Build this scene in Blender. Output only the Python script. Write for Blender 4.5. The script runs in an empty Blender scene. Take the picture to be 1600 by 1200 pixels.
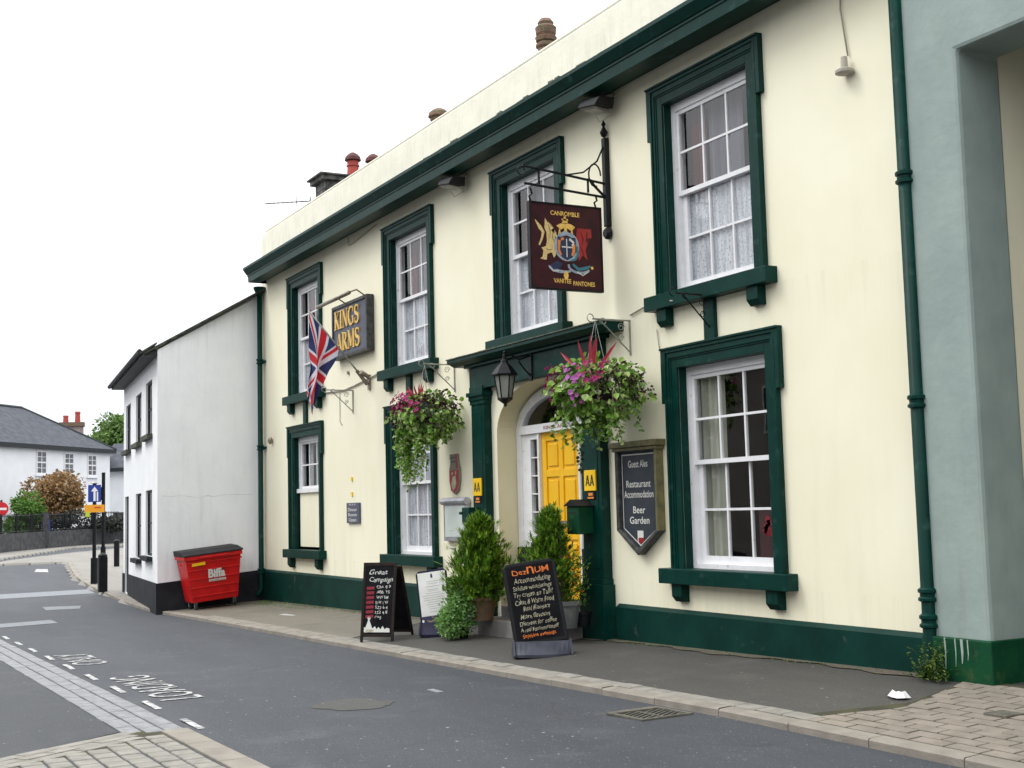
import bpy, bmesh, math, random
from mathutils import Vector, Matrix
R = math.radians
PI = math.pi
rnd = random.Random(7)
scene = bpy.context.scene
col = scene.collection

# ---------------------------------------------------------------- camera, sky, sun
cam_data = bpy.data.cameras.new('camera')
cam = bpy.data.objects.new('camera', cam_data)
col.objects.link(cam)
scene.camera = cam
cam_data.sensor_width = 36.0
cam_data.lens = 2012.75 / 1600 * 36.0
cam_data.clip_end = 2000
yaw, pitch, roll = 1.07589152, 0.09571731, -0.02563582
fwd = Vector((-math.sin(yaw) * math.cos(pitch), math.cos(yaw) * math.cos(pitch), math.sin(pitch)))
rgt = Vector((math.cos(yaw), math.sin(yaw), 0))
upv = rgt.cross(fwd)
r2 = rgt * math.cos(roll) + upv * math.sin(roll)
u2 = upv * math.cos(roll) - rgt * math.sin(roll)
rot = Matrix((r2, u2, -fwd)).transposed()
cam.matrix_world = Matrix.Translation((0, -8.4, 1.5)) @ rot.to_4x4()

SUN_EL, SUN_AZ = R(50), R(212)        # light through thin cloud from the left front
world = bpy.data.worlds.new('World')
scene.world = world
world.use_nodes = True
wn, wl = world.node_tree.nodes, world.node_tree.links
bg = wn['Background']
bg.inputs['Strength'].default_value = 0.1
sky = wn.new('ShaderNodeTexSky')
sky.sky_type = 'NISHITA'
sky.sun_disc = False
sky.sun_elevation = SUN_EL
sky.sun_rotation = SUN_AZ
tc = wn.new('ShaderNodeTexCoord')
sep = wn.new('ShaderNodeSeparateXYZ')
wl.new(tc.outputs['Generated'], sep.inputs[0])
ramp = wn.new('ShaderNodeValToRGB')   # overcast: the cloud is about three times brighter overhead than at the horizon
e = ramp.color_ramp.elements
e[0].position = 0.0; e[0].color = (0.262, 0.274, 0.290, 1)
e[1].position = 1.0; e[1].color = (0.94, 0.95, 0.96, 1)
m1 = ramp.color_ramp.elements.new(0.22); m1.color = (0.44, 0.445, 0.45, 1)
wl.new(sep.outputs['Z'], ramp.inputs[0])
nz = wn.new('ShaderNodeTexNoise')
nz.inputs['Scale'].default_value = 2.2
nz.inputs['Detail'].default_value = 4
wl.new(tc.outputs['Generated'], nz.inputs['Vector'])
mr = wn.new('ShaderNodeMapRange')
mr.inputs['To Min'].default_value = 25.0
mr.inputs['To Max'].default_value = 33.5
wl.new(nz.outputs['Fac'], mr.inputs['Value'])
vm = wn.new('ShaderNodeVectorMath'); vm.operation = 'SCALE'
wl.new(ramp.outputs['Color'], vm.inputs[0]); wl.new(mr.outputs['Result'], vm.inputs['Scale'])
mx = wn.new('ShaderNodeMixRGB')
mx.inputs['Fac'].default_value = 0.93
wl.new(sky.outputs['Color'], mx.inputs['Color1'])
wl.new(vm.outputs['Vector'], mx.inputs['Color2'])
wl.new(mx.outputs['Color'], bg.inputs['Color'])

sd = bpy.data.lights.new('sun', 'SUN')
sun = bpy.data.objects.new('sun', sd)
col.objects.link(sun)
sd.energy = 1.1
sd.angle = R(22)
sd.color = (1.0, 0.985, 0.955)
sun.rotation_euler = (R(90) - SUN_EL, 0, PI - SUN_AZ)   # points down from azimuth SUN_AZ
sun.rotation_euler = Vector((math.sin(SUN_AZ) * math.cos(SUN_EL), math.cos(SUN_AZ) * math.cos(SUN_EL), math.sin(SUN_EL))).to_track_quat('Z', 'Y').to_euler()

scene.view_settings.view_transform = 'Standard'
scene.view_settings.look = 'None'
scene.view_settings.exposure = 0.23
scene.view_settings.gamma = 1.0
scene.view_settings.use_curve_mapping = False

# ---------------------------------------------------------------- materials
MATS = {}
def mat(name, base, base2=None, rough=0.6, scale=3.0, bump=0.0, bscale=60.0, metal=0.0, spec=0.5,
        detail=6.0, lo=0.35, hi=0.65, island=None, transl=0.0, stretch=None, third=None, tscale=20.0, tpos=(0.6, 0.7), coat=0.0):
    m = bpy.data.materials.new(name); m.use_nodes = True
    n, l = m.node_tree.nodes, m.node_tree.links
    b = n['Principled BSDF']
    b.inputs['Roughness'].default_value = rough
    b.inputs['Metallic'].default_value = metal
    b.inputs['Specular IOR Level'].default_value = spec
    if coat: b.inputs['Coat Weight'].default_value = coat
    c4 = lambda c: (c[0], c[1], c[2], 1)
    b.inputs['Base Color'].default_value = c4(base)
    t = n.new('ShaderNodeTexCoord')
    vec = t.outputs['Object']
    if stretch:
        mp = n.new('ShaderNodeMapping'); mp.inputs['Scale'].default_value = stretch
        l.new(vec, mp.inputs['Vector']); vec = mp.outputs['Vector']
    out = None
    if base2 is not None:
        tx = n.new('ShaderNodeTexNoise'); tx.inputs['Scale'].default_value = scale; tx.inputs['Detail'].default_value = detail
        l.new(vec, tx.inputs['Vector'])
        rp = n.new('ShaderNodeValToRGB')
        rp.color_ramp.elements[0].position = lo; rp.color_ramp.elements[0].color = c4(base)
        rp.color_ramp.elements[1].position = hi; rp.color_ramp.elements[1].color = c4(base2)
        l.new(tx.outputs['Fac'], rp.inputs[0]); out = rp.outputs['Color']
    if third is not None:
        tx = n.new('ShaderNodeTexNoise'); tx.inputs['Scale'].default_value = tscale; tx.inputs['Detail'].default_value = 3
        l.new(t.outputs['Object'], tx.inputs['Vector'])
        rp = n.new('ShaderNodeValToRGB')
        rp.color_ramp.elements[0].position = tpos[0]; rp.color_ramp.elements[0].color = (0, 0, 0, 1)
        rp.color_ramp.elements[1].position = tpos[1]; rp.color_ramp.elements[1].color = (1, 1, 1, 1)
        l.new(tx.outputs['Fac'], rp.inputs[0])
        mm = n.new('ShaderNodeMixRGB'); l.new(rp.outputs['Color'], mm.inputs['Fac'])
        if out: l.new(out, mm.inputs['Color1'])
        else: mm.inputs['Color1'].default_value = c4(base)
        mm.inputs['Color2'].default_value = c4(third); out = mm.outputs['Color']
    if island:                        # every loose leaf or stone gets a tone of its own
        g = n.new('ShaderNodeNewGeometry')
        rp = n.new('ShaderNodeValToRGB'); rp.color_ramp.interpolation = 'LINEAR'
        els = rp.color_ramp.elements
        els[0].color = c4(island[0]); els[1].color = c4(island[-1])
        for i in range(1, len(island) - 1):
            q = els.new(i / (len(island) - 1)); q.color = c4(island[i])
        l.new(g.outputs['Random Per Island'], rp.inputs[0])
        out = rp.outputs['Color']
    if out: l.new(out, b.inputs['Base Color'])
    if bump:
        tx = n.new('ShaderNodeTexNoise'); tx.inputs['Scale'].default_value = bscale; tx.inputs['Detail'].default_value = 4
        l.new(t.outputs['Object'], tx.inputs['Vector'])
        bp = n.new('ShaderNodeBump'); bp.inputs['Strength'].default_value = bump; bp.inputs['Distance'].default_value = 0.02
        l.new(tx.outputs['Fac'], bp.inputs['Height']); l.new(bp.outputs['Normal'], b.inputs['Normal'])
    if transl:
        tr = n.new('ShaderNodeBsdfTranslucent'); ms = n.new('ShaderNodeMixShader'); ms.inputs[0].default_value = transl
        if out: l.new(out, tr.inputs['Color'])
        else: tr.inputs['Color'].default_value = c4(base)
        l.new(b.outputs[0], ms.inputs[1]); l.new(tr.outputs[0], ms.inputs[2])
        l.new(ms.outputs[0], n['Material Output'].inputs['Surface'])
    MATS[name] = m
    return m

def wear(m, dirt, amount=0.5, zlo=0.0, zhi=1.0, scale=4.0):
    """streaky dirt on a wall: stains that belong to the paint, irregular, thicker near the foot where rain splashes"""
    n, l = m.node_tree.nodes, m.node_tree.links
    b = n['Principled BSDF']
    src = b.inputs['Base Color'].links[0].from_socket
    g = n.new('ShaderNodeNewGeometry')
    mp = n.new('ShaderNodeMapping'); mp.inputs['Scale'].default_value = (2.2, 2.2, 0.35)
    l.new(g.outputs['Position'], mp.inputs['Vector'])
    tx = n.new('ShaderNodeTexNoise'); tx.inputs['Scale'].default_value = scale; tx.inputs['Detail'].default_value = 7
    l.new(mp.outputs['Vector'], tx.inputs['Vector'])
    rp = n.new('ShaderNodeValToRGB')
    rp.color_ramp.elements[0].position = 0.5; rp.color_ramp.elements[0].color = (0, 0, 0, 1)
    rp.color_ramp.elements[1].position = 0.78; rp.color_ramp.elements[1].color = (1, 1, 1, 1)
    l.new(tx.outputs['Fac'], rp.inputs[0])
    sp = n.new('ShaderNodeSeparateXYZ'); l.new(g.outputs['Position'], sp.inputs[0])
    mr = n.new('ShaderNodeMapRange'); mr.inputs['From Min'].default_value = zhi; mr.inputs['From Max'].default_value = zlo
    mr.inputs['To Min'].default_value = 0.22; mr.inputs['To Max'].default_value = 1.0
    l.new(sp.outputs['Z'], mr.inputs['Value'])
    mu = n.new('ShaderNodeMath'); mu.operation = 'MULTIPLY'
    l.new(rp.outputs['Color'], mu.inputs[0]); l.new(mr.outputs['Result'], mu.inputs[1])
    m2 = n.new('ShaderNodeMath'); m2.operation = 'MULTIPLY'; m2.inputs[1].default_value = amount
    l.new(mu.outputs[0], m2.inputs[0])
    mm = n.new('ShaderNodeMixRGB'); l.new(m2.outputs[0], mm.inputs['Fac']); l.new(src, mm.inputs['Color1'])
    mm.inputs['Color2'].default_value = (*dirt, 1)
    l.new(mm.outputs['Color'], b.inputs['Base Color'])

CREAM = mat('cream_render', (0.79, 0.75, 0.565), (0.84, 0.805, 0.63), rough=0.75, scale=0.7, bump=0.07, bscale=9)
wear(CREAM, (0.56, 0.52, 0.39), 0.24, 0.3, 2.6, 2.5)
def streaks(m, bands, dirt, amount):
    """thin rain streaks that run down the paint below ledges (z bands: top, bottom)"""
    n, l = m.node_tree.nodes, m.node_tree.links
    b = n['Principled BSDF']; src = b.inputs['Base Color'].links[0].from_socket
    g = n.new('ShaderNodeNewGeometry'); mp = n.new('ShaderNodeMapping'); mp.inputs['Scale'].default_value = (9, 9, 0.5)
    l.new(g.outputs['Position'], mp.inputs['Vector'])
    tx = n.new('ShaderNodeTexNoise'); tx.inputs['Scale'].default_value = 1.0; tx.inputs['Detail'].default_value = 6; tx.inputs['Roughness'].default_value = 0.65
    l.new(mp.outputs['Vector'], tx.inputs['Vector'])
    rp = n.new('ShaderNodeValToRGB'); rp.color_ramp.elements[0].position = .50; rp.color_ramp.elements[1].position = .72
    rp.color_ramp.elements[0].color = (0, 0, 0, 1); rp.color_ramp.elements[1].color = (1, 1, 1, 1); l.new(tx.outputs['Fac'], rp.inputs[0])
    sp = n.new('ShaderNodeSeparateXYZ'); l.new(g.outputs['Position'], sp.inputs[0]); tot = None
    for za, zb in bands:
        mr = n.new('ShaderNodeMapRange'); mr.inputs['From Min'].default_value = zb; mr.inputs['From Max'].default_value = za; l.new(sp.outputs['Z'], mr.inputs['Value'])
        lt = n.new('ShaderNodeMath'); lt.operation = 'LESS_THAN' if za > zb else 'GREATER_THAN'; lt.inputs[1].default_value = za; l.new(sp.outputs['Z'], lt.inputs[0])
        mu = n.new('ShaderNodeMath'); mu.operation = 'MULTIPLY'; l.new(mr.outputs[0], mu.inputs[0]); l.new(lt.outputs[0], mu.inputs[1])
        if tot is None: tot = mu.outputs[0]
        else:
            ad = n.new('ShaderNodeMath'); ad.operation = 'MAXIMUM'; l.new(tot, ad.inputs[0]); l.new(mu.outputs[0], ad.inputs[1]); tot = ad.outputs[0]
    m2 = n.new('ShaderNodeMath'); m2.operation = 'MULTIPLY'; l.new(tot, m2.inputs[0]); l.new(rp.outputs['Color'], m2.inputs[1])
    m3 = n.new('ShaderNodeMath'); m3.operation = 'MULTIPLY'; l.new(m2.outputs[0], m3.inputs[0]); m3.inputs[1].default_value = amount
    mm = n.new('ShaderNodeMixRGB'); l.new(m3.outputs[0], mm.inputs['Fac']); l.new(src, mm.inputs['Color1']); mm.inputs['Color2'].default_value = (*dirt, 1)
    l.new(mm.outputs['Color'], b.inputs['Base Color'])
streaks(CREAM, [(3.68, 3.05), (0.63, 0.3), (6.45, 6.05), (0.33, 0.62)], (0.42, 0.40, 0.29), 0.22)
PARAP = mat('parapet_render', (0.74, 0.72, 0.60), (0.82, 0.79, 0.66), rough=0.8, scale=2.5, bump=0.2, bscale=14)
wear(PARAP, (0.38, 0.38, 0.31), 0.42, 6.9, 7.6, 5.0)
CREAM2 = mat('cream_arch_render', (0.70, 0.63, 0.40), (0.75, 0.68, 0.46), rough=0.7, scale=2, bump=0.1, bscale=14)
GREEN = mat('green_gloss_paint', (0.0004, 0.0245, 0.0185), (0.0010, 0.033, 0.0255), rough=0.42, scale=5, bump=0.06, bscale=30, spec=0.14,
            third=(0.022, 0.07, 0.06), tscale=7, tpos=(0.60, 0.80))
GREENP = mat('green_plinth_paint', (0.0005, 0.022, 0.017), (0.002, 0.034, 0.026), rough=0.5, spec=0.15, scale=2.2, bump=0.15, bscale=12,
             third=(0.045, 0.065, 0.052), tscale=6, tpos=(0.66, 0.80))
GREENM = mat('mossy_green_paint', (0.0015, 0.040, 0.017), (0.004, 0.058, 0.022), rough=0.5, spec=0.2, scale=5, bump=0.2, bscale=14,
             third=(0.035, 0.075, 0.025), tscale=7, tpos=(0.58, 0.72))
LEADM = mat('weathered_lead', (0.04, 0.06, 0.045), (0.11, 0.12, 0.08), rough=0.8, scale=9, bump=0.4, bscale=30)
GREYW = mat('grey_render', (0.240, 0.300, 0.282), (0.285, 0.348, 0.325), rough=0.8, scale=2.2, bump=0.25, bscale=10)
wear(GREYW, (0.20, 0.22, 0.19), 0.6, 0.3, 2.5)
WHITE = mat('white_gloss_wood', (0.78, 0.78, 0.80), (0.72, 0.72, 0.73), rough=0.4, scale=7, third=(0.45, 0.42, 0.38), tscale=15, tpos=(0.66, 0.8))
WWALL = mat('white_render', (0.80, 0.815, 0.83), (0.85, 0.86, 0.87), rough=0.85, scale=1.4, bump=0.2, bscale=10)
wear(WWALL, (0.54, 0.55, 0.53), 0.5, -0.3, 4.5, 2.5)
streaks(WWALL, [(5.9, 3.4), (0.3, 0.75)], (0.40, 0.42, 0.40), 0.35)
WWALL2 = mat('far_white_render', (0.78, 0.80, 0.83), (0.84, 0.86, 0.88), rough=0.85, scale=1)
BLACKP = mat('black_plinth_paint', (0.009, 0.010, 0.014), (0.02, 0.022, 0.027), rough=0.6, spec=0.2, scale=3, bump=0.2, bscale=12)
BLACK = mat('black_painted_iron', (0.004, 0.005, 0.006), (0.009, 0.010, 0.012), rough=0.45, scale=8, spec=0.2)
BLACKM = mat('matt_black', (0.006, 0.006, 0.008), rough=0.7)
PALEMETAL = mat('pale_grey_metal', (0.35, 0.35, 0.33), (0.22, 0.22, 0.2), rough=0.45, scale=12, metal=0.5)
ALU = mat('brushed_aluminium', (0.50, 0.50, 0.54), (0.38, 0.38, 0.42), rough=0.35, scale=9, metal=0.6)
BROWNMETAL = mat('tarnished_brass', (0.16, 0.13, 0.10), (0.30, 0.26, 0.21), rough=0.4, scale=14, metal=0.6)
WIRE = mat('cream_cable', (0.42, 0.39, 0.32), (0.3, 0.28, 0.24), rough=0.6)
YELLOW = mat('yellow_door_paint', (0.92, 0.53, 0.012), (0.86, 0.46, 0.01), rough=0.3, scale=3, spec=0.5, coat=0.2)
AAY = mat('yellow_sign', (0.88, 0.55, 0.0), rough=0.4)
DARKPRINT = mat('dark_print', (0.012, 0.01, 0.01), rough=0.5)
GOLD = mat('gold_leaf_paint', (0.88, 0.60, 0.17), (0.72, 0.43, 0.08), rough=0.35, scale=30, metal=0.25)
PALEGOLD = mat('pale_gold_paint', (0.72, 0.56, 0.25), (0.55, 0.38, 0.14), rough=0.5, scale=40)
SIGNBLUE = mat('slate_blue_sign', (0.060, 0.070, 0.105), (0.08, 0.09, 0.13), rough=0.5, scale=4)
SHIELDG = mat('slate_grey_sign', (0.034, 0.040, 0.052), (0.046, 0.053, 0.066), spec=0.2, rough=0.5, scale=4)
OLIVE = mat('aged_gilt_moulding', (0.10, 0.095, 0.045), (0.19, 0.17, 0.075), rough=0.4, scale=9, metal=0.2)
DARKWOOD = mat('dark_moulding', (0.025, 0.026, 0.026), (0.07, 0.072, 0.07), spec=0.25, rough=0.5, scale=14)
MAROON = mat('maroon_board', (0.030, 0.008, 0.012), (0.05, 0.010, 0.014), spec=0.2, rough=0.5, scale=6)
RED = mat('red_print', (0.36, 0.008, 0.010), (0.24, 0.008, 0.010), rough=0.45, scale=12)
STEELBLUE = mat('blue_grey_print', (0.20, 0.27, 0.36), (0.35, 0.38, 0.42), rough=0.5, scale=25)
TEALP = mat('teal_print', (0.03, 0.16, 0.22), rough=0.5)
NAVYP = mat('navy_print', (0.012, 0.02, 0.07), rough=0.5)
ORANGEP = mat('orange_print', (0.70, 0.22, 0.03), rough=0.5)
CHALK = mat('white_chalk', (0.62, 0.62, 0.58), rough=0.9)
CHALKC = mat('cream_chalk', (0.52, 0.49, 0.35), (0.30, 0.28, 0.20), rough=0.9, scale=40)
CHALKO = mat('orange_chalk', (0.75, 0.20, 0.04), rough=0.9)
CHALKR = mat('dark_red_chalk', (0.22, 0.018, 0.03), rough=0.9)
BOARD = mat('blackboard', (0.004, 0.004, 0.006), (0.009, 0.009, 0.012), rough=0.7, scale=6, spec=0.12)
BOARDFR = mat('dark_brown_frame', (0.010, 0.007, 0.006), (0.022, 0.014, 0.010), rough=0.55, scale=14, spec=0.2)
PLASTICN = mat('dark_blue_plastic', (0.010, 0.010, 0.030), (0.016, 0.016, 0.042), spec=0.2, rough=0.5, scale=6)
PLASTICG = mat('grey_plastic_base', (0.035, 0.038, 0.052), (0.055, 0.06, 0.078), spec=0.25, rough=0.5, scale=7)
PAPER = mat('white_poster', (0.84, 0.84, 0.83), (0.76, 0.76, 0.73), rough=0.7, scale=7)
PAPERG = mat('greenish_paper', (0.58, 0.64, 0.60), (0.64, 0.70, 0.66), rough=0.25, scale=3, coat=0.4)
PAPERT = mat('grey_small_print', (0.42, 0.42, 0.40), rough=0.8)
BINRED = mat('red_bin_paint', (0.60, 0.010, 0.010), (0.45, 0.008, 0.008), rough=0.4, spec=0.25, scale=4, third=(0.26, 0.03, 0.02), tscale=12, tpos=(0.60, 0.72))
BINLID = mat('black_plastic_lid', (0.005, 0.005, 0.007), (0.011, 0.011, 0.014), rough=0.5, spec=0.18, scale=5)
RUBBER = mat('rubber', (0.02, 0.02, 0.02), rough=0.8)
POTRED = mat('red_clay_pot', (0.42, 0.055, 0.035), (0.30, 0.04, 0.03), rough=0.6, scale=8)
POTBR = mat('weathered_clay', (0.20, 0.11, 0.075), (0.10, 0.075, 0.05), rough=0.8, scale=14, bump=0.5, bscale=40, third=(0.13, 0.15, 0.05), tscale=16, tpos=(0.55, 0.7))
STACK = mat('dark_chimney_stone', (0.035, 0.034, 0.033), (0.13, 0.13, 0.125), rough=0.9, scale=9, bump=0.5, bscale=20)
SLATE = mat('slate', (0.040, 0.046, 0.060), (0.072, 0.080, 0.098), rough=0.7, spec=0.25, scale=2.5, bump=0.2, bscale=20)
SLATEM = mat('mossy_slate', (0.018, 0.020, 0.020), (0.075, 0.08, 0.05), rough=0.8, scale=6, bump=0.5, bscale=20)
FASCIA = mat('dark_fascia', (0.010, 0.014, 0.018), rough=0.6)
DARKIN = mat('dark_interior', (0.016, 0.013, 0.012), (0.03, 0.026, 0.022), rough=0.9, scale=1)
NET = mat('net_curtain', (0.66, 0.68, 0.73), (0.44, 0.46, 0.51), rough=0.9, scale=26, stretch=(1, 1, 0.10), lo=0.42, hi=0.62, transl=0.1, third=(0.34, 0.35, 0.40), tscale=38, tpos=(0.56, 0.62))
DRAPE = mat('cream_drape', (0.50, 0.50, 0.42), (0.33, 0.34, 0.28), rough=0.9, scale=7, stretch=(1, 1, 0.1), transl=0.15)
DRAPER = mat('dark_red_drape', (0.16, 0.03, 0.035), (0.10, 0.02, 0.02), rough=0.9, scale=7, stretch=(1, 1, 0.1))
GREYDRAPE = mat('grey_blind', (0.17, 0.16, 0.20), (0.24, 0.23, 0.28), rough=0.9, scale=5, stretch=(1, 1, 0.1))
TERRA = mat('terracotta_pot', (0.16, 0.095, 0.055), (0.10, 0.065, 0.04), rough=0.8, scale=8)
GREYPOT = mat('grey_stone_pot', (0.11, 0.115, 0.12), (0.17, 0.17, 0.17), rough=0.8, scale=9)
STEP = mat('granite_step', (0.16, 0.15, 0.145), (0.23, 0.215, 0.205), rough=0.8, scale=5, bump=0.25, bscale=40)
SOIL = mat('soil', (0.02, 0.014, 0.01), rough=1)
BARK = mat('bark', (0.05, 0.035, 0.022), (0.08, 0.06, 0.04), rough=0.9, scale=12)
CONIFER = mat('conifer_foliage', (0.04, 0.1, 0.01), island=[(0.018, 0.060, 0.006), (0.065, 0.165, 0.012), (0.15, 0.30, 0.02), (0.34, 0.49, 0.05)], rough=0.6, transl=0.3)
HERB = mat('herb_foliage', (0.05, 0.12, 0.03), island=[(0.07, 0.19, 0.03), (0.18, 0.36, 0.08), (0.36, 0.54, 0.22)], rough=0.6, transl=0.3)
IVY = mat('ivy_leaves', (0.05, 0.12, 0.02), island=[(0.045, 0.12, 0.015), (0.13, 0.28, 0.03), (0.22, 0.40, 0.05), (0.34, 0.50, 0.12), (0.50, 0.58, 0.30)], rough=0.5, transl=0.3)
DARKLEAF = mat('dark_red_leaves', (0.03, 0.01, 0.012), island=[(0.018, 0.007, 0.009), (0.07, 0.016, 0.022), (0.03, 0.045, 0.012)], rough=0.6, transl=0.2)
MAGENTA = mat('magenta_petals', (0.4, 0.02, 0.2), island=[(0.16, 0.006, 0.05), (0.40, 0.012, 0.10), (0.34, 0.02, 0.26), (0.48, 0.015, 0.04)], rough=0.6, transl=0.3)
LILAC = mat('lilac_petals', (0.4, 0.2, 0.5), island=[(0.36, 0.05, 0.36), (0.46, 0.16, 0.46), (0.5, 0.06, 0.24)], rough=0.6, transl=0.3)
WHITEPET = mat('white_petals', (0.7, 0.7, 0.68), rough=0.7, transl=0.2)
SPIKE = mat('red_spike_leaf', (0.33, 0.02, 0.045), (0.45, 0.05, 0.07), rough=0.5, scale=9, transl=0.3)
ORANGEPET = mat('orange_petals', (0.65, 0.12, 0.01), island=[(0.60, 0.12, 0.01), (0.75, 0.22, 0.02), (0.5, 0.05, 0.01)], rough=0.6, transl=0.3)
COPPER = mat('copper_foliage', (0.2, 0.1, 0.05), island=[(0.09, 0.07, 0.025), (0.24, 0.14, 0.045), (0.36, 0.22, 0.08), (0.34, 0.22, 0.17)], rough=0.7, transl=0.3)
GREENL = mat('green_foliage', (0.05, 0.1, 0.02), island=[(0.04, 0.11, 0.015), (0.09, 0.20, 0.025), (0.15, 0.28, 0.05)], rough=0.7, transl=0.3)
FARTREE = mat('far_tree_foliage', (0.07, 0.12, 0.04), island=[(0.06, 0.12, 0.03), (0.12, 0.21, 0.05), (0.20, 0.31, 0.09)], rough=0.8, transl=0.3)
DARKHEDGE = mat('dark_hedge', (0.02, 0.03, 0.02), island=[(0.010, 0.014, 0.014), (0.022, 0.028, 0.024), (0.035, 0.045, 0.03)], rough=0.8)
STONEW = mat('dark_stone_wall', (0.032, 0.033, 0.038), (0.07, 0.07, 0.075), rough=0.9, scale=4, bump=0.5, bscale=9)
SETT = mat('granite_sett', (0.170, 0.175, 0.185), (0.245, 0.248, 0.255), rough=0.7, scale=11, bump=0.35, bscale=50)
SETTB = mat('buff_sett', (0.185, 0.175, 0.152), (0.265, 0.250, 0.220), rough=0.8, scale=6, bump=0.35, bscale=50)
BRICKP = mat('buff_paving_brick', (0.185, 0.160, 0.130), (0.255, 0.222, 0.182), rough=0.8, scale=5, bump=0.35, bscale=60)
KERB = mat('kerb_stone', (0.19, 0.170, 0.143), (0.262, 0.237, 0.20), rough=0.8, scale=4, bump=0.3, bscale=50)
MOSS = mat('mossy_joint', (0.030, 0.027, 0.018), (0.06, 0.058, 0.024), rough=1, scale=6)
PAINTW = mat('worn_road_paint', (0.50, 0.50, 0.49), (0.17, 0.175, 0.18), rough=0.7, scale=16, lo=0.42, hi=0.60)
PAINTF = mat('faded_road_strip', (0.20, 0.215, 0.235), (0.14, 0.15, 0.165), rough=0.7, scale=12)
IRON = mat('cast_iron', (0.075, 0.07, 0.058), (0.14, 0.13, 0.10), rough=0.6, scale=20)
BLUES = mat('blue_road_sign', (0.008, 0.035, 0.26), rough=0.35)
REDS = mat('red_road_sign', (0.55, 0.01, 0.02), rough=0.35)
WHITES = mat('white_sign_face', (0.75, 0.75, 0.75), rough=0.4)
ORANGES = mat('orange_sign_plate', (0.78, 0.33, 0.01), rough=0.4)
LIMES = mat('lime_plate', (0.45, 0.55, 0.02), rough=0.5)
LIGHTGL = mat('floodlight_glass', (0.15, 0.145, 0.125), rough=0.25)
LANTGL = mat('lantern_glass', (0.20, 0.21, 0.18), (0.30, 0.31, 0.27), rough=0.15, scale=4)
OPP = mat('opposite_render', (0.22, 0.20, 0.18), (0.28, 0.26, 0.23), rough=0.9, scale=1)

def asphalt(name, a, b, patch, speck):
    m = bpy.data.materials.new(name); m.use_nodes = True
    n, l = m.node_tree.nodes, m.node_tree.links
    bs = n['Principled BSDF']; bs.inputs['Roughness'].default_value = 0.72
    g = n.new('ShaderNodeNewGeometry')
    def noise(sc, det=5, rough=0.5, st=None):
        t = n.new('ShaderNodeTexNoise'); t.inputs['Scale'].default_value = sc; t.inputs['Detail'].default_value = det
        t.inputs['Roughness'].default_value = rough
        if st:
            mp = n.new('ShaderNodeMapping'); mp.inputs['Scale'].default_value = st
            l.new(g.outputs['Position'], mp.inputs['Vector']); l.new(mp.outputs['Vector'], t.inputs['Vector'])
        else: l.new(g.outputs['Position'], t.inputs['Vector'])
        return t.outputs['Fac']
    def rampn(src, p0, p1, c0=(0, 0, 0), c1=(1, 1, 1)):
        r = n.new('ShaderNodeValToRGB'); r.color_ramp.elements[0].position = p0; r.color_ramp.elements[1].position = p1
        r.color_ramp.elements[0].color = (*c0, 1); r.color_ramp.elements[1].color = (*c1, 1)
        l.new(src, r.inputs[0]); return r.outputs['Color']
    def mix(f, c1, c2):
        x = n.new('ShaderNodeMixRGB'); l.new(f, x.inputs['Fac'])
        if isinstance(c1, tuple): x.inputs['Color1'].default_value = (*c1, 1)
        else: l.new(c1, x.inputs['Color1'])
        if isinstance(c2, tuple): x.inputs['Color2'].default_value = (*c2, 1)
        else: l.new(c2, x.inputs['Color2'])
        return x.outputs['Color']
    c = rampn(noise(0.75, 6, 0.6, (0.22, 1.5, 1)), 0.34, 0.66, a, b)
    c = mix(rampn(noise(1.7, 6, 0.6), 0.55, 0.75), c, patch)
    c = mix(rampn(noise(140, 2), 0.35, 0.65), tuple(v * 0.62 for v in a), c)
    c = mix(rampn(noise(70, 1), 0.70, 0.76), c, speck)
    c = mix(rampn(noise(19, 1), 0.755, 0.79), c, tuple(min(1, v * 1.25) for v in speck))
    if name == 'road_asphalt':
        v = n.new('ShaderNodeTexVoronoi'); v.feature = 'DISTANCE_TO_EDGE'; v.inputs['Scale'].default_value = 0.42
        dn = n.new('ShaderNodeTexNoise'); dn.inputs['Scale'].default_value = 2.2; dn.inputs['Detail'].default_value = 5; l.new(g.outputs['Position'], dn.inputs['Vector'])
        ad = n.new('ShaderNodeVectorMath'); ad.operation = 'MULTIPLY_ADD'; ad.inputs[1].default_value = (.7, .7, .0); l.new(dn.outputs['Color'], ad.inputs[0]); l.new(g.outputs['Position'], ad.inputs[2]); l.new(ad.outputs[0], v.inputs['Vector'])
        mk = n.new('ShaderNodeMath'); mk.operation = 'MULTIPLY'; l.new(rampn(v.outputs['Distance'], 0.004, 0.012, (1, 1, 1), (0, 0, 0)), mk.inputs[0]); l.new(rampn(noise(0.5, 2), 0.50, 0.60, (0, 0, 0), (.55, .55, .55)), mk.inputs[1])
        c = mix(mk.outputs[0], c, (0.022, 0.023, 0.026))
        c = mix(rampn(noise(0.9, 4, 0.6), 0.62, 0.76, (0, 0, 0), (.6, .6, .6)), c, (0.034, 0.036, 0.041))
    l.new(c, bs.inputs['Base Color'])
    bp = n.new('ShaderNodeBump'); bp.inputs['Strength'].default_value = 0.5; bp.inputs['Distance'].default_value = 0.006
    l.new(noise(120, 3), bp.inputs['Height']); l.new(bp.outputs['Normal'], bs.inputs['Normal'])
    return m
ROADM = asphalt('road_asphalt', (0.036, 0.041, 0.052), (0.063, 0.069, 0.082), (0.090, 0.096, 0.107), (0.22, 0.22, 0.22))
PAVM = asphalt('pavement_tarmac', (0.052, 0.050, 0.045), (0.090, 0.085, 0.076), (0.115, 0.108, 0.094), (0.18, 0.175, 0.16))
DARKT = asphalt('dark_tarmac', (0.032, 0.036, 0.043), (0.050, 0.054, 0.062), (0.078, 0.081, 0.083), (0.19, 0.19, 0.18))
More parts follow.
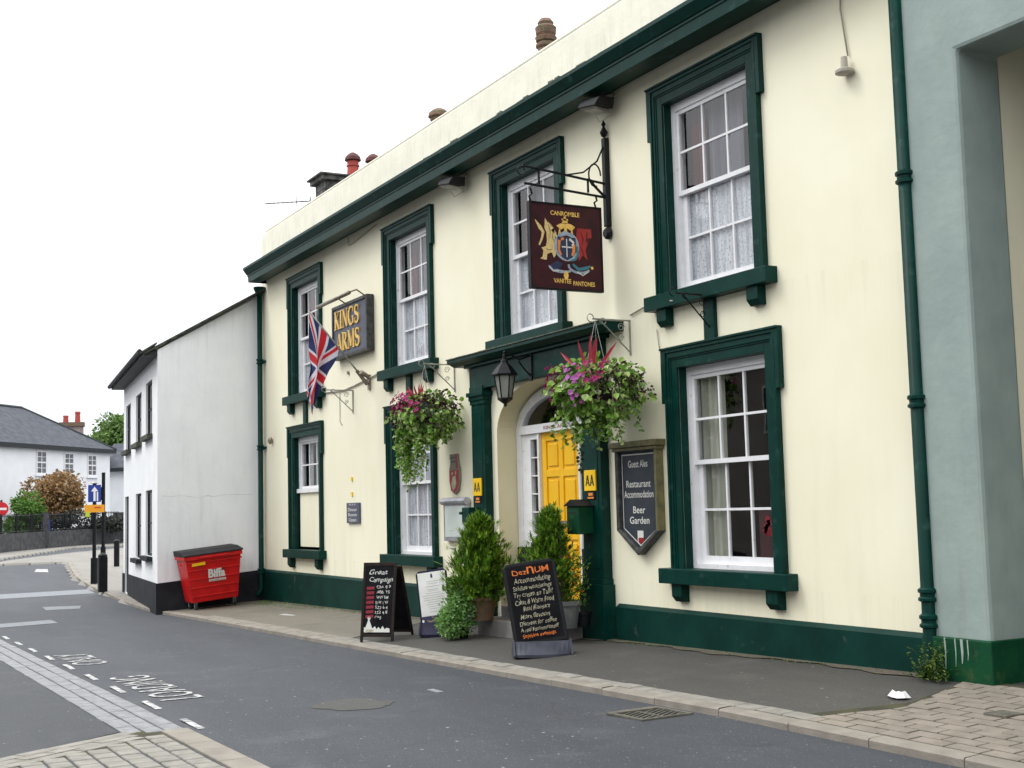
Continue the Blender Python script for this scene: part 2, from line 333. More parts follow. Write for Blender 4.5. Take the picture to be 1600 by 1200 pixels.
CONC = asphalt('concrete_pavement', (0.155, 0.138, 0.108), (0.225, 0.203, 0.163), (0.105, 0.10, 0.070), (0.33, 0.31, 0.27))
PATCHM = asphalt('brownish_patch', (0.058, 0.059, 0.056), (0.082, 0.081, 0.074), (0.12, 0.11, 0.10), (0.2, 0.2, 0.2))
CONCL = asphalt('light_paving', (0.235, 0.222, 0.195), (0.30, 0.287, 0.26), (0.19, 0.178, 0.15), (0.4, 0.38, 0.34))

def glass_mat():
    m = bpy.data.materials.new('window_glass'); m.use_nodes = True
    n, l = m.node_tree.nodes, m.node_tree.links
    n.remove(n['Principled BSDF'])
    tr = n.new('ShaderNodeBsdfTransparent'); tr.inputs['Color'].default_value = (0.95, 0.96, 0.96, 1)
    gl = n.new('ShaderNodeBsdfGlossy'); gl.inputs['Roughness'].default_value = 0.015
    g = n.new('ShaderNodeNewGeometry'); dt = n.new('ShaderNodeVectorMath'); dt.operation = 'DOT_PRODUCT'
    l.new(g.outputs['Incoming'], dt.inputs[0]); l.new(g.outputs['Normal'], dt.inputs[1])
    def mth(op, a, b_=None):
        x = n.new('ShaderNodeMath'); x.operation = op
        for k, v in enumerate((a, b_)):
            if v is None: continue
            if isinstance(v, (int, float)): x.inputs[k].default_value = v
            else: l.new(v, x.inputs[k])
        return x.outputs[0]
    refl = mth('ADD', mth('MULTIPLY', mth('POWER', mth('SUBTRACT', 1.0, mth('ABSOLUTE', dt.outputs['Value'])), 5.0), 0.88), 0.095)
    t = n.new('ShaderNodeTexCoord'); nz = n.new('ShaderNodeTexNoise'); nz.inputs['Scale'].default_value = 2.0; nz.inputs['Detail'].default_value = 1
    l.new(t.outputs['Object'], nz.inputs['Vector'])
    bp = n.new('ShaderNodeBump'); bp.inputs['Strength'].default_value = 0.06; bp.inputs['Distance'].default_value = 0.02
    l.new(nz.outputs['Fac'], bp.inputs['Height']); l.new(bp.outputs['Normal'], gl.inputs['Normal'])
    ms = n.new('ShaderNodeMixShader'); l.new(refl, ms.inputs[0])
    l.new(tr.outputs[0], ms.inputs[1]); l.new(gl.outputs[0], ms.inputs[2]); l.new(ms.outputs[0], n['Material Output'].inputs['Surface'])
    return m
GLASS = glass_mat()

# ---------------------------------------------------------------- builders
class MB:
    def __init__(s): s.v = []; s.f = []; s.mi = []; s.smooth = False
    def face(s, pts, mi=0):
        b = len(s.v); s.v += [tuple(p) for p in pts]; s.f.append(tuple(range(b, b + len(pts)))); s.mi.append(mi)
    def box(s, x0, y0, z0, x1, y1, z1, M=None, mi=0):
        x0, x1 = sorted((x0, x1)); y0, y1 = sorted((y0, y1)); z0, z1 = sorted((z0, z1))
        b = len(s.v)
        P = [(x0, y0, z0), (x1, y0, z0), (x1, y1, z0), (x0, y1, z0), (x0, y0, z1), (x1, y0, z1), (x1, y1, z1), (x0, y1, z1)]
        if M is not None: P = [tuple(M @ Vector(p)) for p in P]
        s.v += P
        for q in ((0, 3, 2, 1), (4, 5, 6, 7), (0, 1, 5, 4), (1, 2, 6, 5), (2, 3, 7, 6), (3, 0, 4, 7)):
            s.f.append(tuple(b + i for i in q)); s.mi.append(mi)
        return s
    def prism(s, poly, off, mi=0):
        """poly: 3d points; off: extrusion vector"""
        n = len(poly); b = len(s.v); off = Vector(off)
        s.v += [tuple(Vector(p)) for p in poly] + [tuple(Vector(p) + off) for p in poly]
        s.f.append(tuple(range(b, b + n))); s.f.append(tuple(reversed(range(b + n, b + 2 * n)))); s.mi += [mi, mi]
        for i in range(n):
            j = (i + 1) % n
            s.f.append((b + i, b + n + i, b + n + j, b + j)); s.mi.append(mi)
        return s
    def tube(s, pts, r, n=8, caps=True, mi=0):
        pts = [Vector(p) for p in pts]; rs = r if isinstance(r, (list, tuple)) else [r] * len(pts)
        b = len(s.v); prev = None
        for i, p in enumerate(pts):
            if i == 0: d = pts[1] - p
            elif i == len(pts) - 1: d = p - pts[i - 1]
            else: d = pts[i + 1] - pts[i - 1]
            d.normalize()
            if prev is None:
                a = Vector((0, 0, 1)) if abs(d.z) < 0.9 else Vector((1, 0, 0))
                u = d.cross(a).normalized()
            else:
                u = (prev - d * prev.dot(d)).normalized()
            prev = u; w = d.cross(u)
            for k in range(n):
                t = 2 * PI * k / n
                s.v.append(tuple(p + (u * math.cos(t) + w * math.sin(t)) * rs[i]))
        for i in range(len(pts) - 1):
            for k in range(n):
                a0 = b + i * n + k; a1 = b + i * n + (k + 1) % n
                s.f.append((a0, a1, a1 + n, a0 + n)); s.mi.append(mi)
        if caps:
            s.f.append(tuple(reversed(range(b, b + n)))); s.f.append(tuple(range(b + (len(pts) - 1) * n, b + len(pts) * n))); s.mi += [mi, mi]
        return s
    def lathe(s, prof, cx, cy, n=16, z0=0, mi=0):
        b = len(s.v)
        for (r, z) in prof:
            for k in range(n):
                t = 2 * PI * k / n; s.v.append((cx + r * math.cos(t), cy + r * math.sin(t), z0 + z))
        for i in range(len(prof) - 1):
            for k in range(n):
                a0 = b + i * n + k; a1 = b + i * n + (k + 1) % n
                s.f.append((a0, a1, a1 + n, a0 + n)); s.mi.append(mi)
        s.f.append(tuple(reversed(range(b, b + n)))); s.f.append(tuple(range(b + (len(prof) - 1) * n, b + len(prof) * n))); s.mi += [mi, mi]
        return s
    def leaf(s, p, d, nrm, L, W, mi=0, fold=0.25):
        d = d.normalized(); w = d.cross(nrm)
        if w.length < 1e-4: w = d.cross(Vector((0.3, 0.5, 0.8)))
        w.normalize(); nn = w.cross(d)
        b = len(s.v); up = nn * (W * fold)
        P = [p, p + d * L * .35 + w * W * .5 + up, p + d * L * .72 + w * W * .38 + up, p + d * L, p + d * L * .72 - w * W * .38 + up, p + d * L * .35 - w * W * .5 + up]
        s.v += [tuple(q) for q in P]
        s.f.append((b, b + 1, b + 2, b + 3)); s.f.append((b, b + 3, b + 4, b + 5)); s.mi += [mi, mi]
    def build(s, name, m, parent=None, org=None, bevel=0.0, smooth=False, label=None):
        o = (0, 0, 0)
        if parent is not None:
            q = parent
            o = tuple(q.get('_org', (0, 0, 0)))
        if org is not None: o = org
        me = bpy.data.meshes.new(name)
        me.from_pydata([(v[0] - o[0], v[1] - o[1], v[2] - o[2]) for v in s.v], [], s.f)
        ms = m if isinstance(m, (list, tuple)) else [m]
        for q in ms: me.materials.append(q)
        if len(ms) > 1:
            for p, i in zip(me.polygons, s.mi): p.material_index = i
        bm = bmesh.new(); bm.from_mesh(me)
        if len(me.polygons) < 3000 and m is not GLASS: bmesh.ops.recalc_face_normals(bm, faces=bm.faces)
        if smooth:
            for f in bm.faces: f.smooth = True
        bm.to_mesh(me); bm.free()
        if smooth and hasattr(me, 'shade_smooth'): pass
        ob = bpy.data.objects.new(name, me); col.objects.link(ob)
        if bevel:
            b = ob.modifiers.new('bevel', 'BEVEL'); b.width = bevel; b.segments = 2; b.limit_method = 'ANGLE'; b.angle_limit = R(40)
        if parent is not None:
            ob.parent = parent; ob['_org'] = list(o)
        elif org is not None:
            ob.location = org; ob['_org'] = list(o)
        if label: ob['label'] = label
        return ob

def tag(o, label=None, cat=None, group=None, kind=None):
    if label: o['label'] = label
    if cat: o['category'] = cat
    if group: o['group'] = group
    if kind: o['kind'] = kind
    return o
def thing(name, loc, label, cat, group=None):
    o = bpy.data.objects.new(name, None); col.objects.link(o)
    o.empty_display_size = 0.2; o.location = loc; o['_org'] = list(loc)
    return tag(o, label, cat, group)
def struct(b, name, m):
    return tag(b.build(name, m), kind='structure')
def share(src, name, parent, M):
    """another object with the same mesh, under parent"""
    o = src.copy(); col.objects.link(o); o.name = name; o.parent = parent; o.matrix_local = M
    return o
def copy_tree(o, parent=None):
    c = o.copy(); col.objects.link(c); c.parent = parent
    for ch in list(o.children): copy_tree(ch, c)
    return c

def text_mb(b, s, org, right, up, size, depth=0.002, shear=0.0, width=None, mi=0, bold=0.0):
    """lettering: the outline of s, lower left corner at org"""
    cu = bpy.data.curves.new('t', 'FONT'); cu.body = s; cu.size = 1.0; cu.shear = shear; cu.resolution_u = 3; cu.offset = bold
    ob = bpy.data.objects.new('t', cu); col.objects.link(ob)
    dg = bpy.context.evaluated_depsgraph_get(); dg.update()
    me = bpy.data.meshes.new_from_object(ob.evaluated_get(dg))
    xs = [v.co.x for v in me.vertices] or [0, 1]
    x0, x1 = min(xs), max(xs)
    sx = size if width is None else width / max(1e-3, x1 - x0)
    org, right, up = Vector(org), Vector(right).normalized(), Vector(up).normalized()
    n = right.cross(up)
    base = len(b.v)
    for v in me.vertices:
        b.v.append(tuple(org + right * ((v.co.x - x0) * sx) + up * (v.co.y * size) + n * depth))
    for p in me.polygons:
        b.f.append(tuple(base + i for i in p.vertices)); b.mi.append(mi)
    bpy.data.objects.remove(ob); bpy.data.curves.remove(cu); bpy.data.meshes.remove(me)

def poly_on(b, pts, org, right, up, depth=0.002, mi=0, thick=None):
    org, right, up = Vector(org), Vector(right), Vector(up); n = right.cross(up).normalized()
    P = [org + right * x + up * y + n * depth for x, y in pts]
    if thick: b.prism(P, n * thick, mi)
    else: b.face(P, mi)
def ribbon(b, pts, ws, org, right, up, depth=0.002, mi=0, thick=None):
    """a stroke of varying width"""
    if not isinstance(ws, (list, tuple)): ws = [ws] * len(pts)
    L = []; Rr = []
    for i, (x, y) in enumerate(pts):
        a = pts[max(0, i - 1)]; c = pts[min(len(pts) - 1, i + 1)]
        dx, dy = c[0] - a[0], c[1] - a[1]; m = math.hypot(dx, dy) or 1
        nx, ny = -dy / m, dx / m
        L.append((x + nx * ws[i] / 2, y + ny * ws[i] / 2)); Rr.append((x - nx * ws[i] / 2, y - ny * ws[i] / 2))
    for i in range(len(pts) - 1):
        poly_on(b, [L[i], L[i + 1], Rr[i + 1], Rr[i]], org, right, up, depth, mi, thick)
def arc(cx, cy, rx, ry, a0, a1, n=12):
    return [(cx + rx * math.cos(R(a0 + (a1 - a0) * i / n)), cy + ry * math.sin(R(a0 + (a1 - a0) * i / n))) for i in range(n + 1)]

# ---------------------------------------------------------------- ground
def gx(x): return -0.0166 * min(max(-8.2 - x, 0), 19.3) + 0.008 * min(max(-40 - x, 0), 70)
def gp(x, y): return gx(x) + 0.058 * max(min(y, 0), -2.1)
def gr(x): return gx(x) - 0.178
X_, Y_, Z_ = Vector((1, 0, 0)), Vector((0, 1, 0)), Vector((0, 0, 1))

b = MB()
xs = [-900, -400, -200, -110, -90, -70, -55, -40, -27.5, -20, -14, -8.2, 0, 30, 400, 900]
ys = [-900, -200, -60, -26, -10, 0, 30, 100, 900]
for i in range(len(xs) - 1):
    for j in range(len(ys) - 1):
        q = [(xs[i], ys[j]), (xs[i + 1], ys[j]), (xs[i + 1], ys[j + 1]), (xs[i], ys[j + 1])]
        b.face([(x, y, gr(x)) for x, y in q])
struct(b, 'road', ROADM)

KO = [(-3.0, -2.1), (-26.0, -2.1), (-27.2, -2.17), (-30.5, -2.07), (-36.8, -1.63), (-43.9, -0.98), (-51.6, 0.07), (-55.0, 0.62)]
def kerb_y(x):
    for (a, ya), (c, yc) in zip(KO, KO[1:]):
        if c <= x <= a: return ya + (yc - ya) * (a - x) / (a - c)
    return KO[0][1] if x > KO[0][0] else KO[-1][1]
# tarmac pavement before the pub (right of the joint) and concrete pavement left of it
def sheet(b, x0, x1, yo, yi, z, nx, ny=6):
    for i in range(nx):
        xa, xb = x0 + (x1 - x0) * i / nx, x0 + (x1 - x0) * (i + 1) / nx
        for j in range(ny):
            q = []
            for xx, t in ((xa, j), (xb, j), (xb, j + 1), (xa, j + 1)):
                y = yo(xx) + (yi(xx) - yo(xx)) * t / ny
                q.append((xx, y, z(xx, y)))
            b.face(q)
b = MB(); sheet(b, -30.4, 6, lambda x: kerb_y(x) + 0.10, lambda x: 0.2, lambda x, y: gp(x, y) - 0.004, 60)
struct(b, 'pavement', PAVM)
b = MB()
def jx(y): return -16.95 - (y + 2.1) * 0.55 + 0.05 * math.sin(y * 5)
for j in range(12):
    ya, yb = -2.0 + j * 0.175, -2.0 + (j + 1) * 0.175
    for i in range(20):
        xa = [-30.3 + (jx(ya) + 30.3) * t / 20 for t in (i, i + 1)]; xb = [-30.3 + (jx(yb) + 30.3) * t / 20 for t in (i, i + 1)]
        q = [(xa[0], ya), (xa[1], ya), (xb[1], yb), (xb[0], yb)]
        b.face([(x, y, gp(x, y) + 0.002) for x, y in q])
struct(b, 'concrete_pavement', CONC)

def inside(x, y, P):
    c = False; j = len(P) - 1
    for i in range(len(P)):
        if (P[i][1] > y) != (P[j][1] > y) and x < (P[j][0] - P[i][0]) * (y - P[i][1]) / (P[j][1] - P[i][1]) + P[i][0]: c = not c
        j = i
    return c
def polysheet(P, z, step, name, m):
    b = MB(); x0 = min(p[0] for p in P); x1 = max(p[0] for p in P); y0 = min(p[1] for p in P); y1 = max(p[1] for p in P)
    x = x0
    while x < x1:
        y = y0
        while y < y1:
            if inside(x + step / 2, y + step / 2, P):
                q = [(x, y, z(x, y)), (x + step, y, z(x + step, y)), (x + step, y + step, z(x + step, y + step)), (x, y + step, z(x, y + step))]
                b.face(q)
                for k, (dx, dy) in enumerate(((0, -1), (1, 0), (0, 1), (-1, 0))):
                    if not inside(x + step * (.5 + dx), y + step * (.5 + dy), P):
                        A, B = q[k], q[(k + 1) % 4]; b.face([A, B, (B[0] + dx * .12, B[1] + dy * .12, B[2] - .12), (A[0] + dx * .12, A[1] + dy * .12, A[2] - .12)])
            y += step
        x += step
    return struct(b, name, m)
plaza = [(-30.4, -1.97), (-36.8, -1.53), (-43.9, -0.88), (-51.6, 0.17), (-55.0, 0.7), (-57.3, 0.7), (-57.9, -1.6), (-58.5, -12), (-61, -12), (-59.9, -1.4), (-62.7, -0.2), (-68.6, 3.0), (-72.2, 5.7), (-76, 9), (-77, 18), (-30.4, 18)]
polysheet(plaza, lambda x, y: gp(x, y) if y < 0 and x > -52 else gx(x) - (0.1 if x < -56 else 0.1 * max(0, (-x - 52) / 4)), 0.25, 'far_pavement', CONCL)
farp = [(-60, -10), (-64.45, -0.87), (-70, 1.5), (-78.0, 4.6), (-79.5, 7.0), (-80, 14), (-92, 14), (-86, 9), (-80.2, 4.6), (-72.77, 0.09), (-71, -0.4), (-68, -10)]
polysheet(farp, lambda x, y: gx(x) - 0.1, 0.3, 'distant_pavement', CONCL)

# kerb stones and the row of setts behind them
def stone(b, x0, x1, y0, y1, zf, h, j=0.004, mi=0):
    """one laid stone, its top face slightly dressed off at the edges"""
    e = 0.006; dz = rnd.uniform(-j, j)
    lo = [(x0, y0), (x1, y0), (x1, y1), (x0, y1)]; hi = [(x0 + e, y0 + e), (x1 - e, y0 + e), (x1 - e, y1 - e), (x0 + e, y1 - e)]
    bb = len(b.v)
    b.v += [(x, y, zf(x, y) - 0.09) for x, y in lo] + [(x, y, zf(x, y) + h - 0.006 + dz) for x, y in lo] + [(x, y, zf(x, y) + h + dz) for x, y in hi]
    for q in ((0, 1, 5, 4), (1, 2, 6, 5), (2, 3, 7, 6), (3, 0, 4, 7), (4, 5, 9, 8), (5, 6, 10, 9), (6, 7, 11, 10), (7, 4, 8, 11), (8, 9, 10, 11)):
        b.f.append(tuple(bb + i for i in q)); b.mi.append(mi)
kerb = thing('kerb', (-16, -2.1, -0.15), 'long pale stone kerb edging the pavement before the pub', 'kerb'); kerb['kind'] = 'structure'
del kerb['category']
x = -3.2
while x > -54.5:
    L = rnd.uniform(0.82, 0.98); x2 = x - L
    b = MB(); ym = (kerb_y(x) + kerb_y(x2)) / 2
    # stones follow the line of the kerb
    d = Vector((x2 - x, kerb_y(x2) - kerb_y(x), 0)).normalized(); n = Vector((-d.y, d.x, 0)); n = n if n.y > 0 else -n
    P0 = Vector((x, kerb_y(x), 0)); P1 = Vector((x2, kerb_y(x2), 0)) - d * 0.008
    w = 0.135; dz = rnd.uniform(-0.004, 0.004)
    loq = [P0, P1, P1 + n * w, P0 + n * w]; hi = [P0 + n * 0.012, P1 + n * 0.012, P1 + n * w, P0 + n * w]
    def zz(p): return gp(p.x, p.y)
    bb = len(b.v)
    b.v += [(p.x, p.y, gr(p.x) - 0.05) for p in loq] + [(p.x, p.y, zz(p) - (0.012 if k < 2 else 0) + 0.006 + dz) for k, p in enumerate(loq)] + [(p.x, p.y, zz(p) + 0.006 + dz) for p in hi]
    for q in ((0, 1, 5, 4), (1, 2, 6, 5), (2, 3, 7, 6), (3, 0, 4, 7), (4, 5, 9, 8), (8, 9, 10, 11)):
        b.f.append(tuple(bb + i for i in q)); b.mi.append(0)
    b.build('kerb_stone', KERB, kerb)
    x = x2
row = thing('sett_edging', (-12, -1.9, -0.1), 'row of buff setts laid behind the kerb', 'paving'); row['kind'] = 'structure'; del row['category']
x = -7.5
while x > -24:
    L = rnd.uniform(0.24, 0.31); b = MB()
    stone(b, x - L, x - 0.012, -1.945, -1.80, gp, 0.006)
    b.build('sett', SETTB if x > -17 else KERB, row); x -= L

# right-hand block paving, running bond, ending in a slanting edge against the tarmac
pav = thing('block_paving', (-6, -1, -0.05), 'running bond of buff paving bricks below the grey building', 'paving'); pav['kind'] = 'structure'; del pav['category']
b = MB(); b.face([(xx, yy, gp(xx, yy) + 0.001) for xx, yy in [(-7.75, -1.95), (-2.5, -1.95), (-2.5, -1.0), (-7.42, -1.0)]])
b.face([(xx, yy, gp(xx, yy) + 0.001) for xx, yy in [(-7.42, -1.0), (-2.5, -1.0), (-2.5, 0.0), (-7.72, 0.0)]])
b.build('joint_sand', MOSS, pav)
def edge_x(y):
    pts = [(-1.95, -8.3), (-1.8, -7.55), (-1.2, -7.30), (-0.41, -7.58), (0.0, -7.76)]
    for (ya, xa), (yb, xb) in zip(pts, pts[1:]):
        if ya <= y <= yb: return xa + (xb - xa) * (y - ya) / (yb - ya)
    return -7.8
y = -1.94; k = 0; nb = 0
while y < -0.12:
    w = 0.133; x = -8.0 + (0.15 if k % 2 else 0) + rnd.uniform(-0.01, 0.01)
    while x < -3.6:
        L = 0.30; ex = edge_x(y + w / 2)
        if x + L > ex + 0.05:
            e0, e1 = edge_x(y), edge_x(y + w - .018); bb = MB(); x1 = x + L - 0.018; dzz = 0.006 + rnd.uniform(-0.0025, 0.0025)
            q = [(max(x, e0), y), (x1, y), (x1, y + w - .018), (max(x, e1), y + w - .018)]
            if q[1][0] - q[0][0] > .02 and q[2][0] - q[3][0] > .02:
                bb.prism([(a, c, gp(a, c) - .02) for a, c in q], (0, 0, .02 + dzz)); bb.build('paving_brick', BRICKP, pav, bevel=0.003); nb += 1
        x += L
    y += w; k += 1

# strip of granite setts along the loading bay and the raised buff table beside it
strip = thing('sett_strip', (-16, -6, -0.3), 'three rows of grey granite setts between road and bay', 'paving'); strip['kind'] = 'structure'; del strip['category']
gz = lambda x, y: gr(x)
b = MB(); b.face([(xx, yy, gr(xx) + 0.004) for xx, yy in [(-10.85, -6.21), (-10.6, -5.71), (-14, -5.71), (-14, -6.21)]])
b.face([(xx, yy, gr(xx) + 0.004) for xx, yy in [(-14, -6.21), (-14, -5.71), (-27.5, -5.71), (-27.5, -6.21)]]); b.build('joint_sand', DARKT, strip)
for r in range(3):
    x = -10.55 - r * 0.08
    while x > -23.5:
        L = rnd.uniform(0.30, 0.52); b = MB()
        y0 = -5.72 - (r + 1) * 0.162 + rnd.uniform(-0.004, 0.004)
        stone(b, x - L, x - 0.022, y0, y0 + 0.142, gz, 0.009, 0.002); b.build('sett', SETT, strip); x -= L
tab = thing('sett_table', (-9, -7, -0.2), 'buff square setts of the raised crossing at the near corner', 'paving'); tab['kind'] = 'structure'; del tab['category']
b = MB()
for P in ([(-10.62, -5.73), (-10.86, -6.15), (-10.05, -7.25), (-9.2, -8.6), (-3, -8.6), (-3, -5.73)],):
    b.face([(xx, yy, gr(xx) + 0.005) for xx, yy in reversed(P)])
b.build('joint_sand', MOSS, tab)
x = -10.6
while x < -3.5:                                                  # flat kerb along the road side
    L = rnd.uniform(0.78, 0.9); b = MB(); stone(b, x, x + L - 0.01, -5.94, -5.73, gz, 0.02, 0.002); b.build('kerb_stone', KERB, tab); x += L
E0, E1 = Vector((-10.84, -6.15, 0)), Vector((-9.2, -8.6, 0)); ed = (E1 - E0).normalized(); en = Vector((-ed.y, ed.x, 0))
if en.x < 0: en = -en
for r in range(3):                                               # three rows follow the slanting edge of the bay
    t = -0.25 + r * 0.1
    while t < 2.6:
        L = rnd.uniform(0.22, 0.42); b = MB(); o = E0 + ed * t + en * (0.01 + r * 0.135)
        q = [o, o + ed * (L - 0.014), o + ed * (L - 0.014) + en * 0.12, o + en * 0.12]
        if q[3].y < -5.97 and q[0].y < -5.97:
            b.prism([(p.x, p.y, gr(p.x) - 0.03) for p in q], (0, 0, 0.041 + rnd.uniform(-0.002, 0.002))); b.build('sett', SETTB, tab, bevel=0.004)
        t += L
y = -6.11; k = 0
while y > -8.3:
    x = -10.7 + (k % 2) * 0.0
    while x < -6.2:
        L = rnd.uniform(0.205, 0.235); d = Vector((x, y, 0)) - E0
        xl = E0.x + (0.42 - en.y * (y + .08 - E0.y)) / en.x
        if x + L > xl + 0.07:
            b = MB(); stone(b, max(x, xl), x + L - 0.024, y, y + 0.146, gz, 0.012, 0.003); b.build('sett', SETTB, tab)
        x += L
    y -= 0.168; k += 1

# darker tarmac of the bay
b = MB(); P = [(-10.86, -6.22), (-10.05, -7.25), (-9.2, -8.6), (-9.0, -16), (-30, -16), (-30, -6.22), (-20, -6.22)]
b.face([(xx, yy, gr(xx) + 0.004) for xx, yy in [(-10.86, -6.22), (-27.5, -6.22), (-27.5, -16), (-9.0, -16), (-9.2, -8.6), (-10.05, -7.25)]]); struct(b, 'loading_bay', DARKT)
# road markings
b = MB()
for i in range(9):
    x0 = -10.55 - i * 1.5 + rnd.uniform(-0.04, 0.04)
    b.box(x0 - 0.60, -5.655, gr(x0) + 0.003, x0, -5.595, gr(x0) + 0.0065)
struct(b, 'bay_dashes', PAINTW)
b = MB()
text_mb(b, 'LOADING', (-12.62, -5.06, 0), (-1, 0, 0), (0, -1, 0), 0.62, width=2.5)
text_mb(b, 'ONLY', (-16.95, -5.10, 0), (-1, 0, 0), (0, -1, 0), 0.62, width=1.75)
b.v = [(x, y, gr(x) + 0.008) for x, y, z in b.v]
struct(b, 'bay_lettering', PAINTW)
b = MB()
for P in ([(-35.4, -5.6), (-36.0, -1.80), (-38.2, -1.60), (-37.6, -5.6)], [(-25.6, -5.7), (-26.1, -4.3), (-27.3, -4.25), (-26.8, -5.7)], [(-30.3, -3.9), (-30.2, -3.2), (-31.2, -3.0), (-31.5, -3.8)]):
    b.prism([(xx, yy, gr(xx) + 0.003) for xx, yy in P], (0, 0, 0.003))
struct(b, 'road_strips', PAINTF)
b = MB(); b.prism([(xx, yy, gr(xx) + 0.003) for xx, yy in [(-50.0, -0.9), (-52.5, -0.55), (-52.9, -0.9), (-50.6, -1.3)]], (0, 0, 0.003)); struct(b, 'arrow_marking', PAINTW)
b = MB(); P = [(-11.1 + (0.40 + .05 * math.sin(t * 2.1) + .04 * math.sin(t * 3.7)) * math.cos(t * PI / 14), -4.12 + (0.34 + .05 * math.sin(t * 1.3)) * math.sin(t * PI / 14)) for t in range(28)]
b.face([(xx, yy, gr(xx) + 0.004) for xx, yy in P]); struct(b, 'road_patch', PATCHM)
b = MB(); b.box(-11.56, -3.18, gr(-11.4), -11.32, -3.11, gr(-11.4) + 0.008)
tag(b.build('road_stud_plate', ALU), 'small pale metal plate set flush in the road', 'plate')
b = MB(); b.box(-6.68, -1.05, gp(-6.6, -1) - 0.03, -6.48, -0.86, gp(-6.6, -1) + 0.022)
tag(b.build('stopcock_cover', IRON, bevel=0.004), 'small square iron cover set in the buff paving bricks', 'cover')

# drain grate in the gutter
dz = gr(-8.8)
dr = thing('drain_grate', (-8.8, -2.5, dz), 'cast iron road drain grate in the gutter by the kerb', 'drain')
Mg = Matrix.Translation((-8.82, -2.46, dz)) @ Matrix.Rotation(R(4), 4, 'Z') @ Matrix.Diagonal((0.8, 0.86, 1, 1))
b = MB(); b.box(-0.27, -0.27, 0.0, 0.27, 0.27, 0.004, Mg); b.build('pit_shade', BLACKM, dr)  # flat black plate on the road, painted as the shade down the drain
b = MB()
for q in ((-0.30, -0.30, 0.30, -0.26), (-0.30, 0.26, 0.30, 0.30), (-0.30, -0.26, -0.20, 0.26), (0.26, -0.26, 0.30, 0.26)):
    b.box(q[0], q[1], 0.0, q[2], q[3], 0.02, Mg)
b.build('frame', IRON, dr, bevel=0.003)
for rw in (-0.13, 0.13):
    for i in range(7):                                           # slanting bars in two rows
        b = MB(); xx = -0.17 + i * 0.066
        b.prism([Mg @ Vector(p) for p in [(xx + .07, rw - .125, .005), (xx + .090, rw - .125, .005), (xx - .060, rw + .125, .005), (xx - .08, rw + .125, .005)]], (0, 0, .006)); b.build('bar', IRON, dr)
b = MB(); b.box(-0.2, -0.012, 0.005, 0.26, 0.012, 0.013, Mg); b.build('cross_bar', IRON, dr)
# line of washed-in dirt at the foot of the wall
b = MB(); rd = random.Random(5)
for i in range(150):
    x0, x1 = -26.8 + i * 0.1247, -26.8 + (i + 1) * 0.1247
    ya, yb = -0.17 - 0.05 * math.sin(i * .31) - 0.03 * math.sin(i * 1.3), -0.17 - 0.05 * math.sin((i + 1) * .31) - 0.03 * math.sin((i + 1) * 1.3)
    b.face([(x0, ya, gp(x0, ya) + .005), (x1, yb, gp(x1, yb) + .005), (x1, -.03, gp(x1, 0) + .005), (x0, -.03, gp(x0, 0) + .005)])
tag(b.build('wall_foot_dirt', asphalt('dirt', (.10, .085, .062), (.16, .138, .105), (.075, .075, .035), (.2, .2, .1))), kind='structure')

# ---------------------------------------------------------------- the pub
PUB = thing('pub_building', (-17.5, 0, -0.2), 'long two storey cream rendered pub with dark green window surrounds', 'pub')
XL, XR = -26.9, -8.12
ZT = 6.72
CX = [-24.05, -19.0, -14.98, -11.0]
CL = [-24.10, -19.0, None, -10.90]
OW = 0.755
LOW, LOT, UPW, UPT = 0.79, 3.00, 3.84, 6.03
ops = []
for i, c in enumerate(CX):
    ops.append((c - OW, c + OW, UPW, UPT))
    if i != 2: ops.append((CL[i] - OW, CL[i] + OW, LOW, LOT))
DX0, DX1, DC, DZS, DZT = -16.05, -13.69, -14.87, 2.53, 3.2
ops.append((DX0, DX1, -1, DZT))
xs = sorted({XL, XR} | {o[0] for o in ops} | {o[1] for o in ops})
zs = sorted({-0.6, ZT} | {o[2] for o in ops if o[2] > -0.9} | {o[3] for o in ops})
b = MB()
for i in range(len(xs) - 1):
    for j in range(len(zs) - 1):
        cx_, cz_ = (xs[i] + xs[i + 1]) / 2, (zs[j] + zs[j + 1]) / 2
        if any(o[0] < cx_ < o[1] and o[2] < cz_ < o[3] for o in ops): continue
        b.face([(xs[i], 0, zs[j]), (xs[i + 1], 0, zs[j]), (xs[i + 1], 0, zs[j + 1]), (xs[i], 0, zs[j + 1])])
N = 24
def ell(t, a=1.18, h=0.665): return (DC + a * math.cos(t), DZS + h * math.sin(t))
for i in range(N):                                              # spandrels over the doorway arch
    p, q = ell(PI * i / N), ell(PI * (i + 1) / N)
    b.face([(q[0], 0, q[1]), (p[0], 0, p[1]), (p[0], 0, DZT), (q[0], 0, DZT)])
b.face([(XL, 0, -0.6), (XL, 0, ZT), (XL, 9, ZT), (XL, 9, -0.6)])
b.face([(XR, 0, -0.6), (XR, 9, -0.6), (XR, 9, ZT), (XR, 0, ZT)])
b.face([(XL, 9, -0.6), (XL, 9, ZT), (XR, 9, ZT), (XR, 9, -0.6)])
b.build('wall', CREAM, PUB)
b = MB()
b.box(XL + 0.004, -0.002, ZT, XR - 0.3, 0.34, 7.56); b.box(XL + 0.22, 0.006, 7.56, XR - 0.3, 0.33, 7.615)
b.build('parapet', PARAP, PUB, bevel=0.03)
b = MB(); b.face([(XL, 0.34, 7.2), (XR, 0.34, 7.2), (XR, 9, 7.25), (XL, 9, 7.25)]); b.build('roof', SLATEM, PUB)
